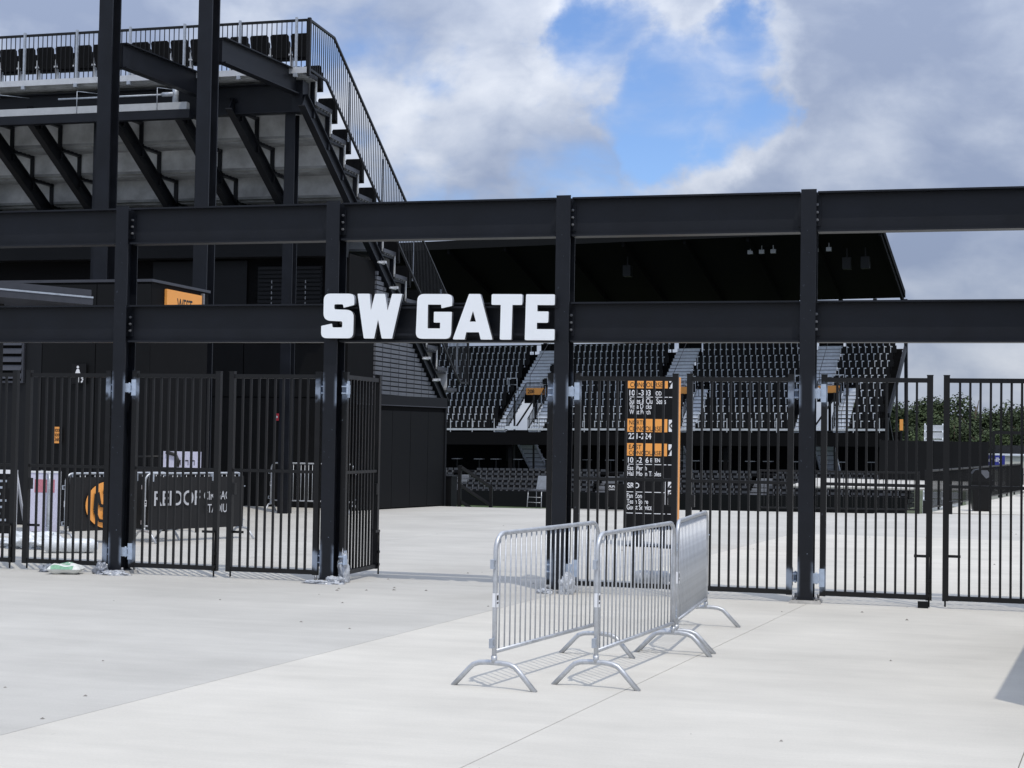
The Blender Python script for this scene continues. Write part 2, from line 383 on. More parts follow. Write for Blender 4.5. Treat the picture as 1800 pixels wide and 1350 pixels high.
JS = .11; G2 = .003
def jx(k, v): return -4.27+2.8*k+JS*(v-17.85)
def clip(poly, f):
    out = []
    for i, p in enumerate(poly):
        q = poly[(i+1) % len(poly)]; a, b = f(p), f(q)
        if a >= 0: out.append(p)
        if (a >= 0) != (b >= 0):
            t = a/(a-b); out.append((p[0]+(q[0]-p[0])*t, p[1]+(q[1]-p[1])*t))
    return out
def slab(k0, k1, va, vb, mt):
    sk = JS*.0
    poly = [(jx(k0, va)+G2, va+G2), (jx(k1, va)-G2, va+G2), (jx(k1, vb)-G2, vb-G2), (jx(k0, vb)+G2, vb-G2)]
    if vb > 37:  # trim at the plaza edge
        es = EDGE[:8]
        for a, b in ((0, 1), (1, 2), (2, 3), (3, 4)):
            (x0, y0), (x1, y1) = es[a], es[b]
            if max(p[0] for p in poly) > x0 and min(p[0] for p in poly) < x1:
                poly = clip(poly, lambda p: (x1-x0)*(y0-p[1])-(y1-y0)*(x0-p[0]))
        if k1 > 1:
            (x0, y0), (x1, y1) = (-.62, 41.3), (6.5, 82)
            poly = [p for p in clip(poly, lambda p: (p[0]-(x0+(x1-x0)*(p[1]-y0)/(y1-y0))) if p[1] > 41.3 else 1)]
    if len(poly) < 3: return
    prism(poly, -.03, 0).build('concrete_slab', mt, pav)
for k0, k1 in ((-12, -5), (-5, -3), (-3, 0)): slab(k0, k1, -4, 18.25, M['slabg'])
for k in (0, 1, 2, 3): slab(k, k+1, -4, 18.25, M['slab'])
slab(4, 12, -4, 18.25, M['slab'])
for va, vb in ((18.25, 24.5), (24.5, 31), (31, 42.2)):
    for k0, k1 in ((-16, -8), (-8, -4), (-4, -2), (-2, 0), (0, 2), (2, 4), (4, 12)):
        slab(k0, k1, va, vb, M['slabg'] if k1 <= 0 or va > 30 else M['slab'])
prism([(-.40, 42.3), (40, 42.3), (40, 62), (2.95, 62)], -.03, 0).build('concrete_slab', M['slab'], pav)
prism([(2.97, 62.01), (40, 62.01), (40, 81.9), (6.5, 81.9)], -.03, 0).build('concrete_slab', M['slab'], pav)
d = MB(); rr = random.Random(3)
for i in range(70):
    x = rr.uniform(-9, 3); y = rr.uniform(8, 34); s = rr.uniform(.004, .014)*(1 if y < 16 else 1.5)
    if rr.random() < .12: x, y = rr.gauss(-6.0, .5), rr.gauss(17.4, .25)
    d.add([(x-s, y-s, .001), (x+s, y-s*.7, .001), (x+s*.8, y+s, .001), (x-s*.6, y+s*.7, .001), (x, y, s*.9)], [(0, 1, 4), (1, 2, 4), (2, 3, 4), (3, 0, 4)])
tag(d.build('grit', M['chip']), kind='stuff')

# ------------------------------------------------------------------ gate frame: columns and beams
CU = [-12.80, -9.97, -7.15, -4.30, -1.50, 1.31, 4.12, 6.93]; CV = 17.98
gf = thing('entrance_gateway', (0, CV, 0), 'long black steel gateway of H columns with two rows of I beams across the view', 'gateway')
cm_ = MB(); f2 = .085; hd = .13
cm_.box(-f2, f2, -hd, -hd+.014, .05, 4.585).box(-f2, f2, hd-.014, hd, .05, 4.585).box(-.006, .006, -hd+.014, hd-.014, .05, 4.585)
cm_.box(-f2-.012, f2+.012, -hd-.012, hd+.012, .035, .05)
colme = cm_.mesh('column', M['column'])
pad = MB().hexa([(x*(1 if z else 1.12), y*(1 if z else 1.1), z*.036-.001) for z in (0, 1) for y in (-.18, .18) for x in (-.155, .155)]).mesh('grout_pad', M['grout'])
nut = MB()
for sx in (-1, 1):
    for sy in (-1, 1): nut.tube([(sx*.125, sy*.15, .03), (sx*.125, sy*.15, .085)], .016, 6)
nutme = nut.mesh('anchor_nuts', M['bolt'])
for i, u in enumerate(CU):
    c = obj('column', colme, gf, (u, 0, 0)); obj('grout_pad', pad, c); obj('anchor_nuts', nutme, c)
capme = MB().box(-f2-.006, f2+.006, -hd-.006, hd+.006, 4.5851, 4.592).mesh('cap_plate', M['black'])
boltme = MB().tube([(0, 0, 0), (0, -.014, 0)], .017, 6).tube([(0, -.014, 0), (0, -.03, 0)], .011, 6).mesh('bolt', M['bolt'])
def gate_beam(u0, u1, z0, z1):
    b = MB(); a = u0+.012; e = u1-.012; H = z1-z0; fb = .10; cope = .085
    b.box(a, e, -.0045, .0045, z0+.02, z1-.02)                       # web
    b.box(a+cope, e-cope, -fb, fb, z1-.0201, z1).box(a+cope, e-cope, -fb, fb, z0, z0+.0201)
    o = b.build('beam', M['black'], gf)
    for x, s in ((u0+.07, 1), (u1-.07, -1)):
        zc = (z0+z1)/2
        p = MB().box(min(x-s*.062, x+s*.055), max(x-s*.062, x+s*.055), -.016, -.0047, zc-.155, zc+.155).build('shear_plate', M['black'], o)
        for k in (-1, 0, 1): obj('bolt', boltme, o, (x+.005*s+.012, -.016, zc+k*.085))
    return o
for i in range(len(CU)-1):
    for z0, z1 in ((4.112, 4.565), (2.885, 3.348)): gate_beam(CU[i], CU[i+1], z0, z1)

# ------------------------------------------------------------------ gate leaves
LW = 1.20; LZ0, LZ1 = .085, 2.50
def make_leaf():
    t = thing('gate_leaf', (0, 0, 0), 'x', 'gate', 'black picket gate leaves between the columns')
    MB().box(0, .065, -.0325, .0325, LZ0-.006, LZ1+.02).box(-.003, .068, -.0355, .0355, LZ1+.02, LZ1+.03).build('hinge_post', M['leafpost'], t)
    MB().box(LW-.065, LW, -.0325, .0325, LZ0-.006, LZ1+.02).box(LW-.068, LW+.003, -.0355, .0355, LZ1+.02, LZ1+.03).build('free_post', M['fence'], t)
    MB().box(.065, LW-.065, -.024, .024, LZ1-.055, LZ1-.005).build('top_rail', M['fence'], t)
    MB().box(.065, LW-.065, -.021, .021, 1.30, 1.335).build('middle_rail', M['fence'], t)
    MB().box(.065, LW-.065, -.026, .026, LZ0, LZ0+.052).build('bottom_rail', M['fence'], t)
    pm = MB().box(-.0125, .0125, -.0125, .0125, LZ0+.052, 1.30).box(-.0125, .0125, -.0125, .0125, 1.335, LZ1-.055).mesh('picket', M['fence'])
    for k in range(9): obj('picket', pm, t, (.065+(LW-.13)*(k+1)/10, 0, 0))
    MB().tube([(LW-.03, -.045, .012), (LW-.03, -.045, .55)], .011, 6).box(LW-.05, LW-.01, -.058, -.0326, .28, .31).box(LW-.05, LW-.01, -.058, -.0326, .12, .15).build('drop_rod', M['fence'], t)
    MB().box(LW-.19, LW-.03, -.062, -.0585, .545, .575).build('drop_rod_handle', M['fence'], t)
    hm = MB().box(-.085, -.005, -.075, -.055, -.05, .06).box(-.05, .0, -.06, .02, -.045, -.03).box(-.05, .0, -.06, .02, .035, .05)
    hm.tube([(-.032, -.045, -.06), (-.032, -.045, .07)], .011, 8).box(-.004, .055, -.046, -.033, -.09, .11)
    hme = hm.mesh('hinge', M['zinc'])
    for z in (.27, 2.31): obj('hinge', hme, t, (0, 0, z))
    MB().box(LW-.10, LW-.065, -.03, .03, 1.02, 1.16).build('latch_box', M['fence'], t)
    return t
proto = make_leaf(); first = True
HG = .085+.065
leaves = [  # column index, side (+1 leaf goes right, -1 goes left), swing, label
 (0, 1, 0, 'black gate leaf cut by the left edge of the view, left of the latch gap'),
 (1, -1, 0, 'black gate leaf just left of the first column, behind the cement bag'),
 (1, 1, 0, 'closed black gate leaf right of the first column, before the black banners'),
 (2, -1, 0, 'closed black gate leaf hinged on the left side of the column under the letter S'),
 (2, 1, 90, 'black gate leaf swung wide open inwards, seen nearly edge on beside the opening'),
 (3, -1, -86, 'open black gate leaf folded back behind the column under the letter E'),
 (3, 1, 0, 'closed black gate leaf before the directory sign, right of the open gateway'),
 (4, -1, 0, 'closed black gate leaf just right of the directory sign, behind the farthest crowd barrier'),
 (4, 1, 0, 'closed black gate leaf right of the rightmost column, before the railing'),
 (5, -1, 0, 'black gate leaf cut by the right edge of the view, before the trash bin'),
]
for ci, sd, sw, lab in leaves:
    o = proto if first else copy_tree(proto)
    first = False
    o.location = (CU[ci]+sd*HG, CV-.02, 0)
    o.rotation_euler = (0, 0, (0 if sd > 0 else math.pi)+R(sw)); o['label'] = lab

# ------------------------------------------------------------------ SW GATE sign letters
SIGNV = 17.775
gs = thing('gate_sign', (-5.80, SIGNV, 2.9), 'big white SW GATE lettering on the lower steel beam over the open gateway', 'sign')
LET = {
 'S': [[(35,52,48),(260,52,46),(260,135,7),(183,156,4),(177,130,12),(113,130,12),(113,168,12),(258,172,58),(256,380,42),(20,380,42),(20,290,7),(98,273,4),(103,301,10),(175,301,10),(175,256,12),(35,250,56)]],
 'W': [[(283,52,6),(372,52,7),(383,178,0),(412,52,7),(485,52,7),(506,178,0),(538,52,7),(612,52,6),(543,381,9),(467,381,9),(438,240,0),(411,381,9),(335,381,9)]],
 'G': [[(725,52,52),(981,52,45),(981,139,5),(903,157,4),(900,130,3),(803,130,3),(803,305,3),(895,305,3),(895,262,3),(848,262,6),(848,183,7),(980,183,7),(976,381,46),(717,381,46)]],
 'A': [[(1104,51,7),(1186,51,8),(1281,385,7),(1195,385,6),(1181,332,3),(1088,332,3),(1077,385,6),(989,385,7)], [(1135,175,0),(1158,254,0),(1112,254,0)]],
 'T': [[(1270,51,12),(1496,51,12),(1496,130,10),(1424,130,2),(1420,385,8),(1335,385,8),(1338,130,2),(1270,130,10)]],
 'E': [[(1523,51,10),(1734,51,10),(1734,130,9),(1607,130,2),(1607,177,2),(1690,177,9),(1688,260,9),(1605,260,2),(1605,307,2),(1736,307,9),(1736,388,10),(1518,388,10)]],
}
def lmap(x, y):
    t = x/1735.; u = -7.264+2.906*t+.11*t*(1-t)    # even letter widths along the beam
    zt = 3.458-.034*t; zb = 2.917-.013*t
    return (u+5.80, zt+(zb-zt)*(y-52)/(332.)-2.9)
for ch, loops in LET.items():
    ls = [[lmap(x, y) for x, y in rounded(L)] for L in loops]
    face = outline(ls, .006, 'letter'); face.materials.clear(); face.materials.append(M['white'])
    o = obj('letter', face, gs, (0, -.033, 0)); tag(o, 'white letter '+ch+' with a dark return')
    ret = outline([[lmap(x, y) for x, y in rounded(L)] for L in loops], .058, 'letter_return'); ret.materials.clear(); ret.materials.append(M['letterside'])
    obj('letter_return', ret, o, (0, .0325, 0))
MB().box(-1.42, 1.46, .064, .073, .06, .085).box(-1.42, 1.46, .064, .073, .38, .405).build('mounting_rail', M['black'], gs)
# ------------------------------------------------------------------ crowd barriers
def arc(c, r, a0, a1, n, pl):
    return [pl(c[0]+r*math.cos(a0+(a1-a0)*i/n), c[1]+r*math.sin(a0+(a1-a0)*i/n)) for i in range(n+1)]
BL = 1.96
def make_barrier(label, group, nb=21):
    t = thing('crowd_barrier', (0, 0, 0), label, 'crowd barrier', group)
    pl = lambda x, z: (x, 0, z); r = .13; rt = .0175; top = 1.095
    path = [(0, 0, .17), (0, 0, .6)]+arc((r, top-r), r, math.pi, math.pi/2, 7, pl)+[(BL/2, 0, top)]+arc((BL-r, top-r), r, math.pi/2, 0, 7, pl)+[(BL, 0, .6), (BL, 0, .17)]
    MB().tube(path, rt, 10).build('tube_frame', M['galv'], t)
    MB().tube([(.0, 0, .26), (BL, 0, .26)], .0155, 8).build('bottom_rail', M['galv'], t)
    bm_ = MB().tube([(0, 0, .262), (0, 0, top-.002)], .0062, 6).mesh('bar', M['galv'])
    bs = MB().tube([(0, 0, .262), (0, 0, top-.03)], .0062, 6).mesh('bar', M['galv'])
    for k in range(nb):
        x = .075+(BL-.15)*k/(nb-1); obj('bar', bs if k in (0, nb-1) else bm_, t, (x, 0, 0))
    ft = MB(); fr = .019
    hy = lambda sg: [(0, sg*.325, -.005), (0, sg*.20, .125), (0, sg*.165, .158), (0, sg*.12, .175), (0, sg*.06, .181)]
    ft.tube(hy(-1)+[(0, 0, .182)]+hy(1)[::-1], fr, 8)
    ft.tube([(0, 0, .18), (0, 0, .23)], .022, 8)
    fm = ft.mesh('foot', M['galv'])
    obj('foot', fm, t, (0, 0, 0)); obj('foot', fm, t, (BL, 0, 0))
    for z in (.885, .325):
        MB().box(-.055, -.015, -.012, .012, z-.035, z-.025).box(-.061, -.0551, -.014, .014, z-.036, z+.03).box(-.055, -.015, -.012, .012, z+.02, z+.03).build('hook', M['galvd'], t)
        MB().tube([(BL, -.026, z-.012), (BL+.04, -.014, z-.012), (BL+.055, 0, z-.012), (BL+.04, .014, z-.012), (BL, .026, z-.012)], .006, 6).build('loop', M['galvd'], t)
    st = MB().box(-.019, .019, -.0200, -.0186, .575, .675).box(-.0255+.006, -.0186, -.012, .012, .575, .675).build('sticker', M['signwhite'], t)
    MB().box(-.012, .012, -.0212, -.0202, .60, .612).box(-.012, .012, -.0212, -.0202, .625, .66).build('sticker_print', M['textblack'], st)
    return t
bar0 = make_barrier('x', 'crowd barriers in front of the gate')
spots = [((-3.097, 10.958), (-2.769, 12.882), 'galvanised crowd barrier nearest the camera on the left, in front of the open gateway'),
         ((-2.421, 11.254), (-2.187, 13.207), 'middle galvanised crowd barrier, standing right of the nearest one'),
         ((-2.187, 13.355), (-2.225, 15.30), 'farthest galvanised crowd barrier, turned nearly edge on before the directory sign')]
for i, (a, b, lab) in enumerate(spots):
    o = bar0 if i == 0 else copy_tree(bar0)
    o.location = (a[0], a[1], 0); o.rotation_euler = (0, 0, math.atan2(b[1]-a[1], b[0]-a[0])); o['label'] = lab
back = [((-14.62, 33.1), (-12.75, 33.15), 'bare grey crowd barrier far back before the dark stand wall', 'crowd barriers inside the gate'),
        ((-13.16, 22.02), (-12.36, 23.72), 'crowd barrier carrying the banner with the round orange logo', 'crowd barriers inside the gate'),
        ((-12.30, 22.95), (-11.42, 24.72), 'crowd barrier carrying the black banner with white lettering', 'crowd barriers inside the gate'),
        ((-14.30, 23.15), (-13.30, 21.75), 'crowd barrier at the far left behind the white poster panel', 'crowd barriers inside the gate')]
for a, b, lab, gr in back:
    o = copy_tree(bar0); o.location = (a[0], a[1], 0); o.rotation_euler = (0, 0, math.atan2(b[1]-a[1], b[0]-a[0])); o['label'] = lab; o['group'] = gr

# ------------------------------------------------------------------ banners on the inner barriers
def banner_sheet(w, z0, z1):
    m_ = MB(); nx, nz = 20, 8; vs = []
    for j in range(nz+1):
        for i in range(nx+1):
            vs.append((w*i/nx, .012*math.sin(i*1.7+j*.4)*(.4+.6*j/nz), z0+(z1-z0)*j/nz))
    fs = [(j*(nx+1)+i, j*(nx+1)+i+1, (j+1)*(nx+1)+i+1, (j+1)*(nx+1)+i) for j in range(nz) for i in range(nx)]
    m_.add(vs, fs, 0, True); return m_
def banner_at(a, b, label):
    rz = math.atan2(b[1]-a[1], b[0]-a[0]); n = Vector((math.sin(rz), -math.cos(rz)))
    t = thing('banner', (a[0]+n.x*.06, a[1]+n.y*.06, 0), label, 'banner', 'black banners on the inner barriers', rz)
    banner_sheet(1.90, .20, 1.04).build('cloth', M['banner'], t, (.03, 0, 0))
    for x in (.1, .68, 1.28, 1.86): MB().box(x-.012, x+.012, -.02, .04, .97, 1.09).build('tie', M['galvd'], t)
    return t
b1 = banner_at(back[1][0], back[1][1], 'black banner with a round orange logo on an inner barrier, left of the first column')
disc_ = outline([[(math.cos(a*math.pi/24)*.43+.74, math.sin(a*math.pi/24)*.37+.60) for a in range(48)]], .004, 'logo_disc'); disc_.materials.clear(); disc_.materials.append(M['orange'])
lg = obj('logo_disc', disc_, b1, (0, -.022, 0))
strokes = MB()
for pth in ([(.62,.78),(.60,.52),(.68,.36),(.84,.33)], [(.66,.80),(.70,.60),(.82,.56),(.78,.40)], [(.75,.80),(.90,.80),(.98,.68),(.92,.52),(.86,.44)], [(.84,.70),(.86,.60),(.94,.60)]):
    for p, q in zip(pth, pth[1:]): strokes.bar((p[0]-.14, -.0255, p[1]), (q[0]-.14, -.0255, q[1]), .05, .002, (0, 1, 0))
strokes.build('logo_stroke', M['banner'], lg)
b2 = banner_at(back[2][0], back[2][1], 'black banner with white stadium lettering on an inner barrier, right of the first column')
text('REIDOF', .12, 1.02, .58, .82, M['bannerwhite'], b2, -.02, .012)
text('CIRIGAGE', 1.10, 1.70, .66, .80, M['bannerwhite'], b2, -.02, .004)
text('STADIUM', 1.12, 1.68, .45, .59, M['bannerwhite'], b2, -.02, .004)

# ------------------------------------------------------------------ directory sign
ds = thing('directory_sign', (-4.72, 25.9, 0), 'tall black directory sign with orange concourse bands and white lettering behind the gate', 'sign')
MB().box(-.425, .425, 0, .45, .29, 2.805).build('body', M['signblack'], ds)
for x in (-.21, .21): MB().box(x-.04, x+.04, .12, .30, .02, .29).build('leg', M['fence'], ds)
MB().box(-.40, .40, -.02, .48, 0, .02).build('base_plate', M['fence'], ds)
MB().box(.4255, .432, .01, .44, .29, 2.805).box(.405, .4254, -.006, -.0005, .29, 2.805).build('orange_edge', M['orange'], ds)
def sx(p): return -5.142+(p-1098)*.00948+4.72
def sz(p): return 1.8+(768.4-p)/106.9
def plate(x0, x1, y0, y1, mt, nm, par, dy=.004):
    return MB().box(sx(x0), sx(x1), -dy, -.0005, sz(y1), sz(y0)).build(nm, mt, par)
for y0, y1, l1, l2 in ((661.5, 682, 'WEST', 'CONCOURSE'), (736, 759, 'NORTH', 'CONCOURSE'), (779, 801, 'EAST', 'CONCOURSE')):
    p = plate(1101, 1173, y0, y1, M['orange'], 'orange_band', ds)
    h = 7.6
    if l1 == 'WEST': text(l2, sx(1107), sx(1164), sz(680), sz(671.5), M['textblack'], p, -.0052, .004)
    else:
        text(l1, sx(1106), sx(1106+(29 if l1 == 'NORTH' else 22)), sz(y0+10.5), sz(y0+2.5), M['textblack'], p, -.0052, .004)
        text(l2, sx(1106), sx(1163), sz(y1-1.5), sz(y0+13), M['textblack'], p, -.0052, .004)
for y0, y1, an in ((661.5, 682, -1), (737, 758, 0), (780, 800, 1), (844, 886, 2)):
    p = plate(1175.5, 1183, y0, y1, M['signwhite'], 'arrow_panel', ds)
    a = MB(); xm, ym = sx(1179.2), (sz(y0)+sz(y1))/2
    if an in (-1, 1): a.bar((sx(1176.2), -.005, ym-.05), (sx(1182.5), -.005, ym+.05), .022, .002, (0, 1, 0)); a.bar((sx(1176.5), -.005, ym-.08), (sx(1176.5), -.005, ym), .02, .002, (0, 1, 0))
    elif an == 0: a.bar((sx(1177), -.005, ym), (sx(1182.5), -.005, ym+.06), .022, .002, (0, 1, 0)); a.bar((sx(1177), -.005, ym), (sx(1182.5), -.005, ym-.06), .022, .002, (0, 1, 0))
    else:
        for q in (858, 872): a.box(sx(1175.6), sx(1182.9), -.0052, -.0042, sz(q)-.02, sz(q)+.02)
        a.bar((sx(1176.5), -.005, sz(856)), (sx(1182.5), -.005, sz(848)), .02, .002, (0, 1, 0)); a.bar((sx(1177), -.005, sz(866)), (sx(1182), -.005, sz(862)), .02, .002, (0, 1, 0))
    a.build('arrow', M['textblack'], p)
for s_, x0, x1, y0, y1, bd in (('101-303', 1105.5, 1143, 685, 695, .03), ('ODD', 1147, 1162, 687, 694.5, .03), ('Suites & Club Seats', 1106, 1170, 699.5, 709.5, .02), ('Vista Decks', 1106, 1145, 709.5, 718.2, .02),
        ('West Perch', 1106, 1143, 719.5, 728, .02), ('221-224', 1105, 1145, 761, 771.5, .03), ('102-216', 1104.5, 1141, 803.5, 813.5, .03), ('EVEN', 1144, 1161, 805, 812, .03), ('East Perch', 1104, 1138, 818.5, 826.5, .02),
        ('Half Moon Tables', 1104, 1163, 828, 836.5, .02), ('SRO', 1104, 1125, 848.5, 858, .03), ('Fan Zone', 1103.5, 1134, 867, 875.5, .02), ('Team Store', 1103.5, 1141, 877, 885.5, .02), ('Guest Services', 1103.5, 1151, 886.5, 896, .02)):
    text(s_, sx(x0), sx(x1), sz(y1), sz(y0), M['signwhite'], ds, -.002, bd*.55)
rl = MB()
for x0, x1, y in ((1106, 1173, 697.5), (1175, 1183, 697.5), (1105, 1172, 816), (1175, 1182, 816), (1099, 1171, 843), (1099, 1171, 864.7), (1099, 1171, 902), (1175, 1181, 902)): rl.box(sx(x0), sx(x1), -.003, -.0005, sz(y+.6), sz(y-.6))
rl.box(sx(1170.3), sx(1171.2), -.0035, -.0031, sz(886), sz(843)); rl.build('ruled_line', M['signwhite'], ds)

# ------------------------------------------------------------------ west stand seen from behind
UE = -13.46; UL = -31.0
ws = thing('west_grandstand', (-13.5, 32.6, 0), 'tall black steel grandstand at left seen from behind, with stepped aluminium decks', 'grandstand')
OX, OY = -13.5, 32.6
class WB(MB):
    def build(s, name, mats, parent=None, loc=(0, 0, 0), rz=0):
        s.v = [(x-OX, y-OY, z) for x, y, z in s.v]; return MB.build(s, name, mats, parent, loc, rz)
TD, RS = .90, .548
def cv(k): return 32.77+TD*k
def cz(k): return 9.07-RS*k          # underside of tread k at its near corner
for k in range(-1, 12):
    v0_, v1_ = cv(k), cv(k+1); z = cz(k)
    if k == -1: v0_ = 31.95
    b = WB().box(UL, UE-.12, v0_, v1_+.03, z, z+.06)
    for q in range(1, 5): b.box(UL, UE-.12, v0_+(v1_-v0_)*q/5-.012, v0_+(v1_-v0_)*q/5+.012, z-.05, z-.0005)
    b.build('tread', M['deck'], ws)
    if k < 11: WB().box(UL, UE-.12, v1_, v1_+.035, cz(k+1)+.0605, z-.0005).build('riser', M['riser'], ws)
    WB().box(UE-.1195, UE-.105, v0_, v1_+.02, z-.02, z+.075).build('end_plate', M['canopy'], ws)
# rakers with stepped brackets
RU = [-13.66, -15.4, -16.75, -18.35, -20.5, -21.8, -23.6, -25.3, -27.5]
for i, u in enumerate(RU):
    k0, k1 = -.6, 11.2
    p = Vector((u, cv(k0), cz(k0)-.33)); q = Vector((u, cv(k1), cz(k1)-.33))
    rk = WB().ibeam(p, q, .34, .16, .02, .025, (0, 0, 1)).build('raker_beam', M['black'], ws)
    sb = WB()
    for k in range(0, 11):
        sb.box(u-.05, u+.05, cv(k)-.035, cv(k)+.035, cz(k)-.30, cz(k-1)-.04)
        sb.box(u-.05, u+.05, cv(k)-.035, cv(k+1), cz(k)-.105, cz(k)-.036)
    sb.build('step_bracket', M['black'], rk)
rb = MB()
WB().ibeam((UL, 32.45, 9.17), (-13.72, 32.45, 9.17), .66, .26, .02, .03).build('rear_girder', M['black'], ws)
WB().box(-13.95, -13.70, 32.28, 32.62, 8.83, 9.52).build('girder_end_plate', M['black'], ws)
for u in (-14.07, -18.80, -23.5, -28.2):
    WB().ibeam((u, 32.6, 0), (u, 32.6, 8.835), .25, .24, .02, .022, (0, 1, 0)).build('rear_column', M['black'], ws)
WB().box(-24, -16.28, 31.86, 32.0, 8.90, 9.06).build('cable_tray', M['aluw'], ws)
WB().box(-27, -16.2, 31.84, 32.04, 8.70, 8.885).build('tray_beam', M['black'], ws)
for u in (-17.0, -19.0, -21.0, -23.0): WB().tube([(u, 31.85, 8.9), (u, 31.85, 9.4), ], .008, 5).tube([(u, 31.85, 9.4), (u+.5, 32.3, 9.4)], .008, 5).build('hanger_rod', M['galvd'], ws)
WB().tube([(-19.5, 31.9, 9.25), (-16.9, 31.9, 9.25)], .02, 8).tube([(-16.9, 31.9, 9.25), (-16.62, 31.9, 9.25)], .05, 8).tube([(-16.6, 31.95, 9.45), (-16.6, 31.95, 9.0)], .07, 8).build('fire_pipe', M['galvd'], ws)
# back fascia strip + seats
WB().box(UL, UE-.02, 31.93, 31.95, cz(-1)-.02, cz(-1)+.11).build('rear_nosing', M['alu'], ws)
def seat_mesh():
    b = MB(); w = .215
    # back shell, slightly curved top (faces +y)
    b.hexa([(-w*.9, -.02, .40), (w*.9, -.02, .40), (-w*.9, .03, .40), (w*.9, .03, .40), (-w, -.10, .86), (w, -.10, .86), (-w, -.05, .86), (w, -.05, .86)])
    b.hexa([(-w, -.10, .8605), (w, -.10, .8605), (-w, -.05, .8605), (w, -.05, .8605), (-w*.86, -.108, .90), (w*.86, -.108, .90), (-w*.86, -.058, .90), (w*.86, -.058, .90)])
    b.hexa([(-w*.9, .035, .34), (w*.9, .035, .34), (-w*.9, .12, .34), (w*.9, .12, .34), (-w*.85, .06, .78), (w*.85, .06, .78), (-w*.85, .12, .76), (w*.85, .12, .76)])
    return b
shell = seat_mesh().mesh('shell', M['seat'])
brk = MB().box(-.012, .012, -.03, .12, .06, .45).box(-.012, .012, -.04, .30, .58, .62).box(-.012, .012, -.04, .0, .45, .58).box(-.05, .05, -.031, -.026, .44, .48).mesh('bracket', M['alu'])
def ws_seat(u, v, z):
    s_ = obj('seat', shell, ws, (u-OX, v-OY, z)); obj('bracket', brk, s_, (-.235, 0, 0))
for j in range(24): ws_seat(-13.83-.487*j, 32.45, cz(-1)+.06)
for k in range(0, 11):
    for j in range(4): ws_seat(-13.83-.487*j, cv(k)+.42, cz(k)+.06)
# guard rails
bp_ = WB(); zt, zb = 10.80, 9.68; GV = 32.02
bk = WB().box(UL, UE, GV-.025, GV+.025, zt-.05, zt).box(UL, UE, GV-.02, GV+.02, zb, zb+.05).build('rear_guard_rail', M['fence'], ws)
pk = MB().box(-.008, .008, -.008, .008, zb+.05, zt-.05).mesh('picket', M['fence'])
for j in range(130): obj('picket', pk, bk, (UE-.06-.118*j-OX, GV-OY, 0))
po = MB().box(-.022, .022, -.085, -.026, zb-.16, zt+.03).box(-.04, .04, -.11, -.026, zb-.16, zb-.08).mesh('post', M['galvd'])
for j in range(10): obj('post', po, bk, (UE-.28-1.34*j-OX, GV-OY, 0))
ek = WB(); A_, B_, C_ = (UE, GV, 0), (UE, 33.46, 0), (UE, 44.28, 0)
ek.bar((UE, GV, zt-.025), (UE, 33.46, 10.73), .05, .05); ek.bar((UE, 33.46, 10.73), (UE, 44.28, 4.44), .05, .05)
ek.bar((UE, GV, 9.70), (UE, 33.05, 9.66), .05, .05); ek.bar((UE, 33.05, 9.66), (UE, 43.53, 3.28), .05, .05); ek.bar((UE, 43.53, 3.28), (UE, 44.28, 3.29), .05, .05)
ek.box(UE-.03, UE+.03, 44.25, 44.31, 3.25, 4.47).box(UE-.035, UE+.035, GV-.035, GV+.035, 9.55, zt+.02)
eo = ek.build('end_guard_rail', M['fence'], ws)
pe = MB().box(-.008, .008, -.008, .008, 0, 1).mesh('picket', M['fence'])
n_ = 100
for j in range(n_):
    v = GV+.10+(44.2-GV-.1)*j/(n_-1)
    top_ = 10.78-(.05*(v-GV)/1.44) if v < 33.46 else 10.71-(v-33.46)*(6.29/10.82)
    bot_ = 9.68 if v < 33.05 else max(9.66-(v-33.05)*(6.38/10.48), 3.29)
    o = obj('picket', pe, eo, (UE-OX, v-OY, bot_)); o.scale = (1, 1, top_-bot_)
pz = MB().box(-.022, .022, -.022, .022, 0, 1).mesh('post', M['galvd'])
for v in (34.6, 37.0, 39.4, 41.8, 43.4):
    top_ = 10.69-(v-33.46)*(6.29/10.82); o = obj('post', pz, eo, (UE-.055-OX, v-OY, top_-1.45)); o.scale = (.8, .8, 1.4)
# clamps on the end raker
for k in range(5, 11):
    p = Vector((-13.62, cv(k)-.2, cz(k)-.30)); cl = WB()
    cl.box(p.x, p.x+.2, p.y-.05, p.y+.05, p.z-.03, p.z+.03).tube([(p.x+.1, p.y-.3, p.z-.03), (p.x+.1, p.y+.12, p.z-.03)], .025, 6)
    cl.build('beam_clamp', M['alu'], ws)

# tall steel columns and beams tied to the stand
tw = thing('steel_tower', (-15.5, 29.0, 0), 'two tall black steel columns rising past the picture top, tied to the grandstand', 'steel tower')
for u in (-16.58, -14.36):
    b = MB(); hx = .155; b.ibeam((u+15.5, 0, 0), (u+15.5, 0, 16), .36, .30, .025, .035, (0, 1, 0)); c = b.build('column', M['black'], tw)
    MB().ibeam((u+15.5+.19, .2, 9.47), (u+15.5+.50, 3.26, 9.47), .52, .2, .02, .025).build('beam', M['black'], tw)
    MB().box(u+15.5+.16, u+15.5+.185, .19, .40, 9.23, 9.71).build('shear_plate', M['black'], c)
    for q in range(7): MB().tube([(u+15.5+.186, .3, 9.28+q*.063), (u+15.5+.21, .3, 9.28+q*.063)], .014, 6).build('bolt', M['black'], c)
MB().ibeam((-1.08+.15, 0, 15.4), (1.14-.15, 0, 15.4), .4, .25, .02, .03).build('beam', M['black'], tw)
MB().tube([(.955, .10, 0), (.955, .10, 16)], .022, 8).tube([(.89, .12, 0), (.89, .12, 16)], .012, 8).build('conduit', M['fence'], tw)

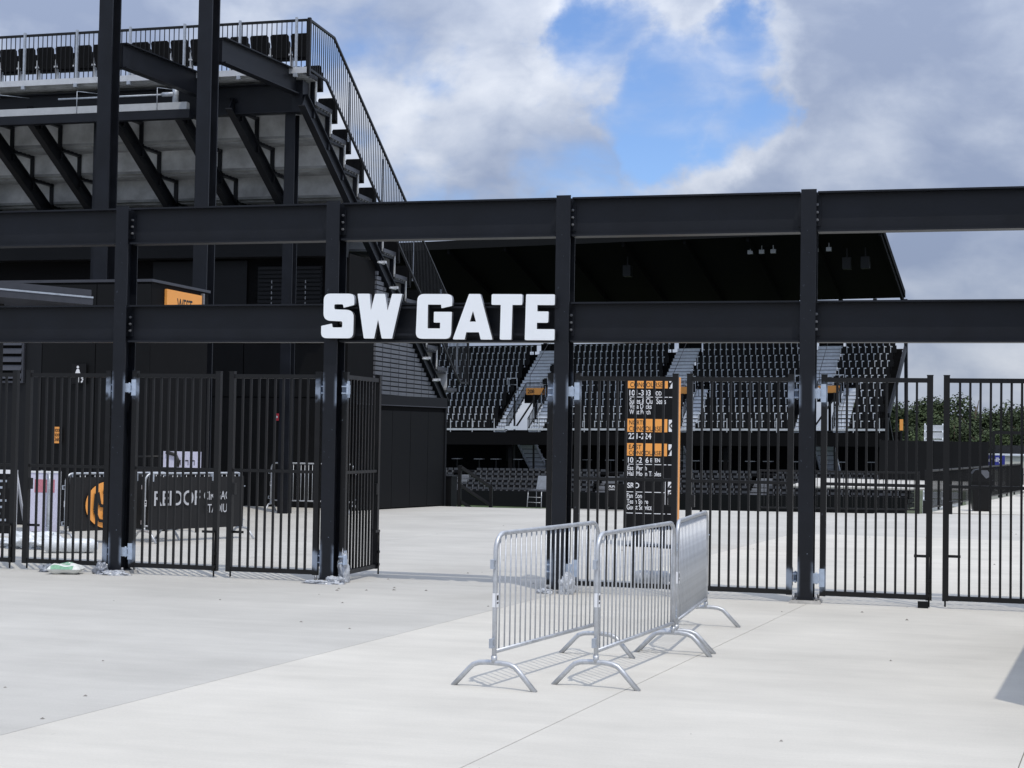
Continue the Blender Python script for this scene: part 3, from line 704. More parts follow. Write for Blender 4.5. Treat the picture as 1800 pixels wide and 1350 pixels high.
# ------------------------------------------------------------------ buildings under the stand
wb = thing('stand_building', (-20, 35.4, 0), 'black clad building filling the space under the west grandstand', 'building')
def lb(*a): return MB().box(a[0]+20, a[1]+20, a[2]-35.4, a[3]-35.4, a[4], a[5])
lb(-34, -13.80, 35.3, 35.55, 0, 6.0).build('rear_wall', M['black_void'], wb)
for i in range(9):
    x0 = -13.86-1.25*(i+1)
    for z0, z1 in ((0.02, 2.6), (2.63, 3.9)): lb(x0+.012, x0+1.238, 35.262, 35.299, z0, z1).build('wall_panel', M['dark'], wb)
rd = lb(-16.0, -14.35, 35.20, 35.26, 3.95, 5.75)
for i in range(18): rd.box(4.02, 5.63, -.24, -.2005, 3.97+i*.1, 4.03+i*.1)
rd.build('roller_shutter', M['dark2'], wb)
lb(-18.8, -16.3, 35.22, 35.26, 3.95, 5.9).build('upper_panel', M['dark2'], wb)
for x in (-15.62, -14.75):
    m_ = MB()
    for i in range(9): m_.box(x+20-.012, x+20+.012, -.245, -.2405, 4.3+i*.13, 4.3+i*.13+.07)
    m_.build('shutter_bolt_row', M['bolt'], wb)
lb(-34, -13.72, 34.85, 35.29, 5.95, 6.9).build('lintel_band', M['dark2'], wb)
lb(-13.80, -13.70, 35.3, 37.05, 0, 6.05).build('end_panel', M['black_void'], wb)
gv_ = MB()
for i in range(14): gv_.box(6.24, 6.30-.0005, .25, 1.45, 2.75+i*.22, 2.85+i*.22)
gv_.build('louvre_slats', M['dark2'], wb)
sd = MB()   # ribbed siding on the end, rising to the raker line
def rz_(v): return cz((v-32.77)/TD)-.55
nz = 30
for i in range(nz):
    z0 = 2.66+i*.118; z1 = z0+.088
    vmax = 32.77+TD*((9.07-.55-z1)/RS); vmax = min(vmax, 42.9)
    if vmax <= 37.15: break
    sd.hexa([(6.27, 1.70, z0), (6.335, 1.70, z0), (6.27, vmax-35.4, z0), (6.335, vmax-35.4, z0), (6.27, 1.70, z1), (6.34, 1.70, z1), (6.27, vmax-35.4, z1), (6.34, vmax-35.4, z1)])
so_ = sd.build('ribbed_siding', M['siding'], wb)
bk_ = MB().add([(6.262, 1.66, 2.6), (6.262, 7.5, 2.6), (6.262, 7.5, 2.72), (6.262, 1.66, 6.3)], [(0, 1, 2, 3)]).add([(6.21, 1.66, 2.6), (6.21, 7.5, 2.6), (6.21, 7.5, 2.72), (6.21, 1.66, 6.3)], [(0, 3, 2, 1)])
bk_.build('siding_backing', M['dark2'], wb)
for i in range(9):
    v = 37.6+i*.62; zt_ = min(rz_(v)-.05, 6.2)
    if zt_ > 2.9: MB().box(6.3405, 6.346, v-35.4-.008, v-35.4+.008, 2.66, zt_).build('siding_seam', M['alu'] if 0 else M['canopy'], so_)
lb(-13.80, -13.72, 37.05, 43.0, 0, 2.6).build('lower_end_wall', M['black_void'], wb)
# angled black screen wall at the corner of the stand
a_, b_ = Vector((-12.93, 35.25)), Vector((-12.17, 38.14)); L_ = (b_-a_).length; az = math.atan2(b_.y-a_.y, b_.x-a_.x)
sw = thing('screen_wall', (a_.x, a_.y, 0), 'black panelled screen wall at the foot of the grandstand end', 'wall', None, az)
MB().box(-.9, L_, .02, .14, 0, 2.46).build('wall_core', M['black_void'], sw)
for i in range(5):
    x0 = -.9+(L_+.9)*i/5; MB().box(x0+.006, x0+(L_+.9)/5-.006, -.012, .0195, .03, 2.34).build('wall_panel', M['dark'], sw)
MB().box(-.9, L_+.03, -.05, .17, 2.461, 2.70).build('cap_band', M['dark2'], sw)
MB().box(-.9, L_+.03, -.054, -.0505, 2.455, 2.475).build('drip_edge', M['canopy'], sw)
MB().box(L_-.02, L_+.04, -.04, .1405+.02, 0, 2.455).build('corner_post', M['dark2'], sw)

# restroom block with louvre, orange sign box and canopy
rbk = thing('restroom_block', (-17, 26.1, 0), 'low black block left of the first column with a louvre and restroom symbols', 'building')
MB().box(-9, 3.05, 0, 2.3, 0, 4.48).build('wall', M['black_void'], rbk)
for i in range(10):
    x1 = 3.05-i*1.1
    MB().box(x1-1.09, x1-.006, -.02, -.0005, .02, 4.44).build('wall_panel', M['dark2' if i in (2, 3) else 'dark'], rbk)
MB().box(-9, 3.08, -.03, 2.33, 4.4805, 4.53).build('roof_edge', M['canopy'], rbk)
lv = MB().box(-.14, .50, -.075, -.0205, 2.62, 2.66).box(-.14, .50, -.075, -.0205, 3.66, 3.70).box(-.14, -.10, -.075, -.0205, 2.6605, 3.6595).box(.46, .50, -.075, -.0205, 2.6605, 3.6595)
lo = lv.build('louvre', M['canopy'], rbk)
MB().box(-.0995, .4595, -.03, -.021, 2.661, 3.659).build('louvre_back', M['black_void'], lo)
for i in range(6): MB().hexa([(x, y-.02, z) for z, ys in ((2.70+i*.155, (-.075, -.06)), (2.80+i*.155, (-.04, -.032))) for y in ys for x in (-.0995, .4595)]).build('slat', M['canopy'], lo)
rs = thing('restroom_sign', (-15.37, 26.0, 2.62), 'small black restroom sign with white person symbol on the dark wall', 'sign')
MB().box(-.13, .17, .03, .055, 0, .36).build('plate', M['signblack'], rs)
pm_ = MB().disc((0, .0295, .30), (0, -1, 0), .025, .003, 12).hexa([(x, y, z) for z, w in ((.19, .05), (.265, .022)) for y in (.0265, .0298) for x in (-w, w)])
pm_.box(-.028, .028, .0265, .0298, .02, .12).build('person_symbol', M['signwhite'], rs)
MB().bar((.075, .028, .09), (.11, .028, .12), .025, .003, (0, 1, 0)).bar((.11, .028, .06), (.075, .028, .02), .025, .003, (0, 1, 0)).bar((.09, .028, .10), (.12, .028, .05), .025, .003, (0, 1, 0)).build('side_symbol', M['signwhite'], rs)
os_ = thing('wall_notice', (-15.76, 26.0, 1.52), 'small orange notice on the black wall left of the first column', 'sign')
MB().box(-.075, .075, .04, .058, 0, .30).build('plate', M['orange'], os_)
for i, s_ in enumerate(('ROOM', 'ROOM', '360')): text(s_, -.055, .055, .21-.085*i, .265-.085*i+(.0 if i < 2 else .01), M['textblack'], os_, .036, .01)
wsn = thing('hanging_sign', (-13.93, 26.60, 3.84), 'orange WEST concourse sign above the beam, right of the first column', 'sign', None, math.pi/2)
MB().box(0, 1.42, -.03, .0195, -.12, .555).build('panel', M['orange'], wsn)
text('WEST', .40, 1.02, .18, .42, M['textblack'], wsn, -.031, .015); text('CONCOURSE', .2, 1.32, -.10, .05, M['textblack'], wsn, -.031, .015)
MB().box(1.45, 1.50, -.05, .01, .30, .60).build('bracket', M['bolt'], wsn)
ca = thing('canopy', (-13.66, 23.5, 3.94), 'charcoal metal canopy edge sloping in at the far left above the beam', 'canopy', None, R(66))
MB().box(-5, 0, 0, 1.4, .04, .15).build('fascia', M['canopy'], ca)
MB().box(-5, .02, -.02, 1.4, -.10, .03).build('lower_edge', M['canopy'], ca)
MB().box(-5, .02, -.03, -.0205, .01, .038).build('drip_trim', M['galvd'], ca)
MB().box(-1.0, -.85, 1.2, 1.35, -3.94, -.1005).build('post', M['fence'], ca)

# small things inside the gate at left
wbd = thing('poster_board', (-13.02, 25.6, 0), 'pale lilac poster board with dark print above the lettered banner', 'poster board')
MB().box(-.36, .36, 0, .03, 1.13, 1.42).build('panel', M['poster'], wbd)
for x in (-.285, .285): MB().box(x-.015, x+.015, .0305, .05, 0, 1.3).build('leg', M['fence'], wbd)
pb = MB()
for x in (-.05, .10, .22): pb.box(x-.03, x+.03, -.004, -.0005, 1.25, 1.27).box(x+.02, x+.03, -.004, -.0005, 1.18, 1.2495)
pb.tube([(-.30, -.004, 1.40), (-.12, -.004, 1.36), (-.06, -.004, 1.24), (-.08, -.004, 1.15)], .035, 6); pb.build('print', M['textblack'], wbd)
ct = thing('equipment_cart', (-13.6, 25.9, 0), 'low dark cart left of the pale poster board', 'cart')
MB().box(-.55, .3, -.25, .3, .35, 1.12).build('body', M['banner'], ct)
MB().tube([(-.62, -.2, 1.1), (-.7, -.2, 1.3), (.2, -.2, 1.32)], .02, 6).build('handle', M['fence'], ct)
wh = MB().tube([(0, -.02, 0), (0, .02, 0)], .1, 12).mesh('wheel', M['bin'])
for x, y in ((-.45, -.2), (.2, -.2), (-.45, .25), (.2, .25)): obj('wheel', wh, ct, (x, y, .1))
for x, y in ((-.45, -.2), (.2, .25)): MB().box(x-.02, x+.02, y-.02, y+.02, .2, .35).build('strut', M['fence'], ct)
ps = thing('poster_stand', (-13.50, 21.9, 0), 'white lilac poster panel with a pink top leaning behind the left gate leaf', 'poster panel', None, R(10))
MB().box(-.26, .26, 0, .03, .20, 1.10).build('panel', M['poster'], ps)
MB().box(-.285, -.2605, -.01, .04, .06, 1.13).box(.2605, .285, -.01, .04, .06, 1.13).box(-.2605, .2605, -.01, .04, 1.101, 1.13).build('panel_frame', M['signwhite'], ps)
MB().box(-.12, .20, -.004, -.0005, .80, 1.0).build('pink_block', M['pink'], ps)
MB().box(.10, .14, -.004, -.0005, .3, .7).build('print_strip', M['signwhite'], ps)
for x in (-.28, .28): MB().box(x-.02, x+.02, -.2, .2, 0, .06).build('foot', M['fence'], ps)
af = thing('a_frame_sign', (-14.12, 21.7, 0), 'white framed sidewalk sign with dark face cut by the left edge', 'sign', None, R(8))
MB().box(-.36, .23, 0, .03, .16, 1.08).build('panel', M['signblack'], af)
MB().box(-.40, -.3605, -.015, .045, 0, 1.14).box(.2305, .275, -.015, .045, 0, 1.14).box(-.36, .23, -.015, .045, 1.081, 1.14).box(-.36, .23, -.015, .045, .12, .159).build('panel_frame', M['signwhite'], af)
mm_ = MB()
for i in range(7): mm_.box(-.2, .12-.05*(i % 3), -.004, -.0005, .95-i*.10, .985-i*.10)
mm_.build('print', M['galvd'], af)
for x in (-.38, .25): MB().bar((x, .04, 1.1), (x, .5, 0), .04, .03, (1, 0, 0)).build('rear_leg', M['signwhite'], af)

rdn = thing('red_notice', (-15.46, 35.26, 2.06), 'small red notice on the dark wall behind the gate left of the letter S', 'sign')
MB().box(-.06, .06, -.02, -.0005, 0, .17).build('plate', M['red'], rdn); MB().box(-.03, .03, -.0225, -.0203, .06, .11).build('symbol', M['signwhite'], rdn)
# loose things on the ground
cb = thing('cement_bag', (-10.50, 17.62, 0), 'white bag with green print lying before the left gate leaf', 'bag', None, R(14))
bm_ = MB(); nx, ny = 16, 10; vs = []
for sgn in (1, -1):
    for j in range(ny+1):
        for i in range(nx+1):
            x = -1+2*i/nx; y = -1+2*j/ny; h = max(0, (1-abs(x)**4)*(1-abs(y)**3))**.5
            hh = .075+sgn*.062*h*(1+.18*math.sin(5*x+3*y)+.12*math.sin(9*y-4*x)); vs.append((x*.20*(1+.05*math.sin(7*y)), y*.15*(1+.05*math.sin(6*x)), hh-.012))
fs = []
for k in (0, 1):
    o_ = k*(nx+1)*(ny+1)
    for j in range(ny):
        for i in range(nx): fs.append((o_+j*(nx+1)+i, o_+j*(nx+1)+i+1, o_+(j+1)*(nx+1)+i+1, o_+(j+1)*(nx+1)+i))
bm_.add(vs, fs, 0, True); bgo = bm_.build('sack', M['bag'], cb)
top = [vs[j*(nx+1)+i] for j in range(ny+1) for i in range(nx+1)]
for (i0, i1, j0, j1) in ((3, 6, 2, 3), (7, 11, 2, 3), (4, 9, 5, 6), (10, 13, 4, 6), (3, 12, 7, 8), (2, 13, 0, 1)):
    pr = MB()
    for j in range(j0, j1):
        for i in range(i0, i1): pr.add([tuple(Vector(top[jj*(nx+1)+ii])+Vector((0, -.001, .003))) for ii, jj in ((i, j), (i+1, j), (i+1, j+1), (i, j+1))], [(0, 1, 2, 3)])
    pr.build('green_print', M['green'], bgo)
for (x, y), (sx_, sy_, sz_), mt, sd_, lab in (
    ((-10.86, 17.78), (.10, .08, .07), 'plasticd', 1, 'crumpled grey plastic film left of the white bag'),
    ((-10.12, 17.80), (.09, .08, .10), 'plasticd', 2, 'crumpled dark plastic film at the foot of the first column'),
    ((-9.88, 17.72), (.17, .08, .04), 'plastic', 9, 'flat clear plastic film in front of the first column base'),
    ((-7.00, 17.80), (.12, .08, .06), 'plastic', 3, 'crumpled silvery plastic film at the foot of the column under the S'),
    ((-6.98, 17.98), (.06, .06, .28), 'plastic', 6, 'plastic film hanging from the lower hinge beside the open leaf'),
    ((-7.20, 17.74), (.18, .07, .03), 'plastic', 4, 'thin clear plastic scraps around the base of the column under the S'),
    ((-4.17, 17.76), (.09, .08, .17), 'plastic', 5, 'shiny clear plastic film bunched at the foot of the column under the E'),
    ((-4.42, 17.74), (.09, .06, .04), 'plastic', 7, 'low plastic scrap left of the column under the E'),
    ((-13.2, 21.2), (.50, .35, .17), 'plasticw', 8, 'low mound of grey sheeting under the left banner')):
    o = obj('plastic_film', blobmesh('plastic_film', M[mt], sx_, sy_, sz_, sd_, .5, 4, 2.0), None, (x, y, 0)); tag(o, lab, 'plastic film', 'plastic film left around the gate')
def roll(a, b, r, mt, lab, wob=.1):
    pts = []; rs = []; n = 18
    for i in range(n+1):
        t = i/n; pts.append((a[0]+(b[0]-a[0])*t, a[1]+(b[1]-a[1])*t, r*(1+.02*math.sin(i*1.3)))); rs.append(r*(1+wob*math.sin(i*2.1)*.5-(.5*abs(2*t-1)**8)))
    tag(MB().tube(pts, rs, 14).build('plastic_roll', M[mt]), lab, 'plastic roll', 'rolled plastic behind the gate')
roll((-12.55, 20.42), (-11.85, 20.74), .105, 'plasticw', 'white plastic roll lying behind the left gate leaf')
roll((-3.72, 19.30), (-3.26, 19.42), .085, 'plastic', 'clear plastic roll lying behind the gate leaf before the directory sign')
tag(MB().bar((-11.02, 19.6, .02), (-10.98, 19.95, .30), .05, .02, (1, 0, 0)).build('wood_offcut', M['signwhite']), 'short white strip leaning behind the gate leaf right of the first column', 'strip')
tag(MB().box(-.055, .055, -.03, .03, 0, .07).build('padlock_case', M['bin'], None, (-.24, 17.9, 0)), 'small black latch case on the ground under the right gate gap', 'latch case')
# ------------------------------------------------------------------ far grandstand
fs_ = thing('far_grandstand', (-4.512, 123, .13), 'covered black grandstand across the pitch with rows of black seats and pale stairs', 'grandstand')
fs_.rotation_euler = (0, -.012, R(-5.5))
VX = [-44.3, -31.7, -19.05, -6.95]; XL = -49.0
FT, FR = .95, .62
def fy(i): return .35+FT*i
def fz(i): return 2.42+FR*i
def blocked(i, x):
    for v in VX:
        if i <= 5 and v-.05 < x < v+4.15: return True
        if i > 5 and v-.05 < x < v+2.05: return True
    return x > -.35
dk = MB()
for i in range(12):
    edges = [XL]
    for v in VX: edges += [v, v+(4.12 if i <= 5 else 2.03)]
    edges += [0]
    for a, b in zip(edges[::2], edges[1::2]):
        dk.box(a, b, fy(i), fy(i)+FT, fz(i)-.08, fz(i)).box(a, b, fy(i), fy(i)+.04, fz(i)-FR+.001, fz(i)-.081)
dk.build('seating_deck', M['black_void'], fs_)
fseat = MB()
fseat.box(-.212, .212, .40, .46, .30, .86).box(-.205, .205, .30, .399, .28, .70).box(-.05, .05, .36, .44, 0, .33)
fseat.box(-.268, -.224, .22, .50, .28, .72, 1).box(-.268, -.08, .20, .30, .721, .79, 1).box(-.27, -.22, .40, .52, .05, .18, 1)
fme = fseat.mesh('seat', [M['seat'], M['alud']])
cnt = 0; restm = MB()
ff = list(zip(fseat.f, fseat.m))
def add_rest(x, y, z):
    o = len(restm.v); restm.v += [(a+x, b+y, c+z) for a, b, c in fseat.v]
    for f, m in ff: restm.f.append(tuple(q+o for q in f)); restm.m.append(m); restm.s.append(False)
for i in range(12):
    x = -.6-(.21 if i % 2 else 0)
    while x > XL+.3:
        if not blocked(i, x) and not blocked(i, x-.25) and not blocked(i, x+.2):
            if cnt < 300 and x > -41: obj('seat', fme, fs_, (x, fy(i), fz(i))); cnt += 1
            else: add_rest(x, fy(i), fz(i))
        x -= .505
tag(restm.build('seats', [M['seat'], M['alud']], fs_), kind='stuff')
# front nosing and low rail
MB().box(XL, VX[1]+1.0, .16, .30, 2.44, 2.60)  .box(VX[1]+3.05, VX[2]+1.0, .16, .30, 2.44, 2.60).box(VX[2]+3.05, VX[3]+1.0, .16, .30, 2.44, 2.60).box(VX[3]+3.05, 0, .16, .30, 2.44, 2.60).build('front_nosing', M['alu'], fs_)
fr_ = MB().box(XL, VX[1]+1.0, .18, .21, 3.33, 3.37)  .box(VX[1]+3.05, VX[2]+1.0, .18, .21, 3.33, 3.37).box(VX[2]+3.05, VX[3]+1.0, .18, .21, 3.33, 3.37).box(VX[3]+3.05, 0, .18, .21, 3.33, 3.37)
x = XL
while x < 0:
    if not any(v+1.0 < x < v+3.05 for v in VX): fr_.box(x-.008, x+.008, .185, .205, 2.6, 3.33)
    x += .22
fr_.build('front_rail', M['fence'], fs_)
fp = MB().box(-.03, .03, .13, .16, 2.3, 3.4).mesh('rail_post', M['alu'])
for k in range(25):
    x = -.4-1.95*k
    if not any(v+1.0 < x < v+3.05 for v in VX): obj('rail_post', fp, fs_, (x, 0, 0))
def flight(x0, x1, i0, i1, nm='stair_flight'):
    st = MB(); n = (i1-i0)*2
    for k in range(n):
        y = fy(i0)+FT*k/2; z = fz(i0)+FR*k/2
        st.box(x0, x1, y, y+FT/2+.03, z+.005, z+.035).box(x0, x1, y+.03, y+.05, z-FR/2+.101, z+.0045).box(x0, x1, y+.032, y+.06, z-FR/2+.036, z-FR/2+.1005, 1)
    return st.build(nm, [M['alud'], M['seat']], fs_)
hr = 0
for vi, v in enumerate(VX):
    flight(v+.02, v+1.0, 0, 6); flight(v+3.05, v+4.08, 0, 6); u_ = flight(v+.02, v+2.0, 6, 12)
    MB().box(v+.02, v+4.08, fy(5), fy(6)-.001, fz(5)+.05, fz(5)+.10).build('landing', M['alud'], fs_)
    for x, i0, i1 in ((v+1.0, 6.2, 11.6),):
        MB().tube([(x, fy(i0), fz(i0)+.02), (x, fy(i0), fz(i0)+.9), (x, fy(i1), fz(i1)+.9), (x, fy(i1), fz(i1)+.02)], .022, 6).build('handrail', M['fence'], fs_)
    for x in (v+.5, v+3.55): MB().tube([(x, fy(.8), fz(.8)+.02), (x, fy(.8), fz(.8)+.9), (x, fy(4.6), fz(4.6)+.9), (x, fy(4.6), fz(4.6)+.02)], .022, 6).build('handrail', M['fence'], fs_)
    for x in (v+1.06, v+2.96):
        g_ = MB().bar((x, fy(0), fz(0)+.95), (x, fy(5), fz(5)+.95), .05, .06).bar((x, fy(0), fz(0)+.05), (x, fy(5), fz(5)+.05), .05, .12)
        for k in range(34):
            t = k/33; y = fy(0)+5*FT*t; z = fz(0)+5*FR*t; g_.box(x-.012, x+.012, y-.012, y+.012, z+.05, z+.95)
        for k in range(5):
            t = (k+.5)/5; y = fy(0)+5*FT*t; z = fz(0)+5*FR*t; g_.box(x-.035, x+.035, y-.03, y+.03, z-.1, z+1.0, 1)
        g_.build('vomitory_rail', [M['fence'], M['galvd']], fs_)
    g_ = MB(); yl = fy(5)-.02
    g_.box(v+1.1, v+2.92, yl-.02, yl+.02, fz(5)+1.0, fz(5)+1.05).box(v+1.1, v+2.92, yl-.02, yl+.02, fz(5)+.1, fz(5)+.14)
    for k in range(16): g_.box(v+1.12+k*.118, v+1.145+k*.118, yl-.012, yl+.012, fz(5)+.14, fz(5)+1.0)
    g_.build('landing_rail', M['fence'], fs_)
    for x in (v-.05-.95, v+2.05):
        MB().box(x, x+.95, fy(6)-.15, fy(6)-.10, fz(6)+.78, fz(6)+.84).box(x, x+.95, fy(6)-.15, fy(6)-.10, fz(6)+.22, fz(6)+.27).box(x, x+.05, fy(6)-.15, fy(6)-.10, fz(6)-.4, fz(6)+.7795).box(x+.90, x+.95, fy(6)-.15, fy(6)-.10, fz(6)-.4, fz(6)+.7795).build('aisle_guard', M['alu'], fs_)
    MB().box(v, v+2.03, 11.8, 11.84, fz(11)-.3, fz(11)+1.0).build('aisle_back_panel', M['black_void'], fs_)
    MB().box(v+1.06, v+2.96, 4.7, 4.85, fz(5)-.75, fz(5)-.04).box(v+1.95, v+2.15, 4.7, 4.9, 2.4, fz(5)-.751).build('vomitory_header', M['black_void'], fs_)
    MB().box(v+1.1, v+1.2, 2.0, 2.2, -1, fz(5)-.1).box(v+2.8, v+2.9, 2.0, 2.2, -1, fz(5)-.1).build('vomitory_post', M['fence'], fs_)
    MB().bar((v+1.2, 2.1, 2.6), (v+2.8, 2.1, 4.9), .12, .12).box(v+1.1, v+2.92, .5, 5.0, 2.36, 2.46).build('vomitory_brace', M['fence'], fs_)
    MB().box(v+1.1, v+2.2, .02, .06, 2.52, 2.78).build('row_plate', M['alud'], fs_)
    # concourse stairs seen from below
    st = MB()
    for k in range(9):
        t = k/8.; st.box(v+1.15, v+2.6, 2.0+4.0*t, 2.5+4.0*t, 2.25-2.9*t, 2.31-2.9*t).box(v+1.15, v+2.6, 2.0+4.0*t, 2.04+4*t, 2.0-2.9*t, 2.2495-2.9*t)
    st.bar((v+1.1, 2.0, 2.1), (v+1.1, 6.4, -1.0), .06, .3).bar((v+2.65, 2.0, 2.1), (v+2.65, 6.4, -1.0), .06, .3)
    st.build('concourse_stair', M['alud'], fs_)
    sg = thing('section_sign', (0, 0, 0), ('orange section sign with black 208 over the stand entrance left of the third column' if vi == 1 else 'orange section sign over the stand entrance '+('hidden at the far left', '', 'behind the directory sign', 'near the rightmost column')[vi]), 'sign', 'orange section signs on the far grandstand')
    sg.matrix_world = fs_.matrix_basis @ Matrix.Translation((v+1.1, fy(5)-.12, fz(5)))
    MB().box(0, 1.82, 0, .05, -.03, .62+.02*0-.08).build('panel', M['orange'], sg)
    text(('206', '208', '210', '212')[vi], .15, .75, .08, .42, M['textblack'], sg, -.004, .03); text('207' if 0 else '2', 1.5, 1.68, .08, .42, M['textblack'], sg, -.004, .03)
# facade, undercroft, lower bowl
MB().box(XL, .1, .05, .15, 1.25, 2.30).build('fascia', M['black_void'], fs_)
MB().box(XL, .1, 9.0, 9.2, -2.6, 2.45).box(XL, .1, .2, 9, -1.15, -.95).build('undercroft', M['black_void'], fs_)
MB().box(-33.9, -32.5, 8.9, 8.99, -.2, 1.2).build('undercroft_door', M['dark2'], fs_)
for x in range(0, 50, 6): MB().box(-x-.15-.3, -x+.15-.3, .4, .7, -1.0, 1.25).build('pier', M['black_void'], fs_)
lbw = MB()
for i in range(5): lbw.box(XL, 2.2, -5.0+.85*i, -.0005-.2, -2.9+.36*i-.3, -2.9+.36*i)
lbw.box(XL, 2.2, -5.35, -5.0005, -4.4, -2.35).build('lower_terrace', M['dark'], fs_)
lseat = MB().box(-.205, .205, .30, .35, .36, .80).box(-.20, .20, .0, .299, .40, .46).box(-.268, -.23, .0, .3, .1, .6, 1).box(-.2, .2, .285, .2999, .62, .802, 2)
lm = MB(); lf = list(zip(lseat.f, lseat.m))
for i in range(5):
    x = 1.9-(.2 if i % 2 else 0)
    while x > XL+.3:
        if not any(v-2.6 < x < v-1.2 for v in VX):
            o = len(lm.v); lm.v += [(a+x, b-4.7+.85*i, c-2.9+.36*i) for a, b, c in lseat.v]
            for f, m in lf: lm.f.append(tuple(q+o for q in f)); lm.m.append(m); lm.s.append(False)
        x -= .505
tag(lm.build('lower_seats', [M['seat'], M['bolt'], M['seatl']], fs_), kind='stuff')
for v in VX:
    s2 = MB()
    for k in range(10): s2.box(v-2.55, v-1.25, -5.0+.425*k, -5.0+.425*k+.43, -2.9+.18*k-.1, -2.9+.18*k+.06)
    s2.build('lower_stair', M['bolt'], fs_)
tb = MB().box(-.38, .38, -.3, .3, .98, 1.03, 0).box(-.04, .04, -.04, .04, 0, .9795, 1).box(-.25, .25, -.2, .2, -.0, .03, 1)
tbm = tb.mesh('bar_table', [M['bolt'], M['fence']])
for k in range(22): obj('bar_table', tbm, fs_, (1.0-1.9*k-.3*(k % 3), .9+.5*(k % 2), -.95))
# roof
rf_ = MB(); y0, z0, y1, z1 = -1.6, 17.42, 12.2, 13.55
rf_.hexa([(x, y, z+dz) for dz in (0, .55) for y, z in ((y0, z0), (y1, z1)) for x in (XL-3, .1)])
rfo = rf_.build('roof', M['roof'], fs_)
for x in range(0, 52, 5):
    MB().hexa([(xx, y, z+dz) for dz in (-.45, -.002) for y, z in ((y0+.1, z0), (y1-.1, z1)) for xx in (-x-.2, -x)]).build('rafter', M['roof'], rfo)
MB().box(XL-3, .14, y0-.08, y0-.0005, z0-.1, z0+.6).build('front_fascia', M['dark'], rfo)
for x in (-2.4, -12.1, -21.8, -31.5, -41.2): MB().box(x-.15, x+.15, 12.25, 12.55, -3, 13.55).build('roof_column', M['canopy'], fs_)
for x in (-10.3, -9.4, -8.5, -5.2, -4.2): MB().box(x-.2, x+.2, .3, .6, 16.22, 16.52).box(x-.03, x+.03, .4, .46, 16.52, 17).build('floodlight', M['bolt'], fs_)
for x in (-20.6, -3.0, -1.6): MB().box(x-.32, x+.32, 1.2, 1.9, 14.9, 15.8).box(x-.05, x+.05, 1.5, 1.6, 15.8, 16.7).build('loudspeaker', M['dark2'], fs_)
MB().box(.02, .28, 11.8, 12.2, -3, 13.4).build('end_column', M['black'], fs_)
MB().bar((.15, 11.6, 9.3), (.15, 1.0, 3.6), .2, .45).bar((.15, 1.0, 3.4), (.15, 8.0, -2.0), .18, .25).box(.05, .25, .2, .5, -3, 3.4).build('end_raker', M['black'], fs_)
MB().box(XL, 0, 11.85, 11.9, fz(11)+.88, fz(11)+.94).build('top_rail', M['fence'], fs_)
so2 = thing('section_banner', (-3.2, 118.6, 2.6), 'narrow orange vertical sign at the right end of the far grandstand', 'sign')
MB().box(-.12, .12, 0, .1, 0, .8).build('panel', M['orange'], so2); MB().box(-.06, .06, .11, .2, -6.3, .8).build('post', M['fence'], so2)

# ------------------------------------------------------------------ plaza edge: railing, bin, chair, handrail
def railing(name, pts, label, gap=.13, h=1.05):
    t = thing(name, (pts[0][0], pts[0][1], 0), label, 'railing'); ox, oy = pts[0]
    for p, q in zip(pts, pts[1:]):
        P_ = Vector((p[0]-ox, p[1]-oy, 0)); Q_ = Vector((q[0]-ox, q[1]-oy, 0)); L = (Q_-P_).length
        MB().bar(P_+Vector((0, 0, h)), Q_+Vector((0, 0, h)), .05, .05).build('top_rail', M['fence'], t)
        MB().bar(P_+Vector((0, 0, .10)), Q_+Vector((0, 0, .10)), .04, .04).build('bottom_rail', M['fence'], t)
        n = int(L/gap); pkm = MB().box(-.009, .009, -.009, .009, .12, h-.025).mesh('picket', M['fence']); pom = MB().box(-.03, .03, -.03, .03, 0, h+.03).mesh('post', M['fence'])
        for k in range(1, n): obj('picket', pkm, t, P_+(Q_-P_)*(k/n))
        m = max(1, round(L/1.8))
        for k in range(m+1): obj('post', pom, t, P_+(Q_-P_)*(k/m))
    return t
railing('edge_railing', [(-4.5, 40.0), (-.68, 41.15)], 'black picket railing along the plaza edge facing the pitch, right of the directory sign', .11, 1.02)
railing('side_railing', [(-.52, 42.2), (2.6, 60.6)], 'black railing running away along the plaza edge behind the right gate leaves', .14, 1.05)
tbn = thing('trash_bin', (.87, 43.86, 0), 'black square trash bin with a sloped grey hood by the plaza railing', 'trash bin', None, R(6))
body = MB().hexa([(x*(1 if z else .84), y*(1 if z else .84), .04+z*.72) for z in (0, 1) for y in (-.25, .25) for x in (-.26, .26)])
body.build('body', M['bin'], tbn); MB().box(-.28, .28, -.27, .27, .7605, .82).build('rim', M['bin'], tbn)
hd_ = MB(); pr_ = [(-.25, .82), (-.25, .98), (-.18, 1.08), (.0, 1.12), (.14, 1.09), (.25, .95), (.25, .82)]
hd_.add([(x, -.25, z) for x, z in pr_]+[(x, .25, z) for x, z in pr_], [tuple(range(7)), tuple(range(7, 14))[::-1]]+[(i, (i+1) % 7, 7+(i+1) % 7, 7+i) for i in range(7)])
hd_.build('hood', M['bin'], tbn)
MB().add([(-.10, -.2545, 1.08), (.13, -.2545, 1.08), (.24, -.2545, .94), (.10, -.2545, .86)], [(0, 1, 2, 3)]).add([(-.10, -.2505, 1.08), (.13, -.2505, 1.08), (.24, -.2505, .94), (.10, -.2505, .86)], [(3, 2, 1, 0)]).build('lid_flap', M['binlid'], tbn)
MB().box(-.2, .2, -.2, .2, 0, .0395).build('foot', M['bin'], tbn)
ch = thing('plaza_chair', (-9.92, 39.0, 0), 'grey chair with thin silver legs at the plaza edge left of the third column', 'chair', None, R(-20))
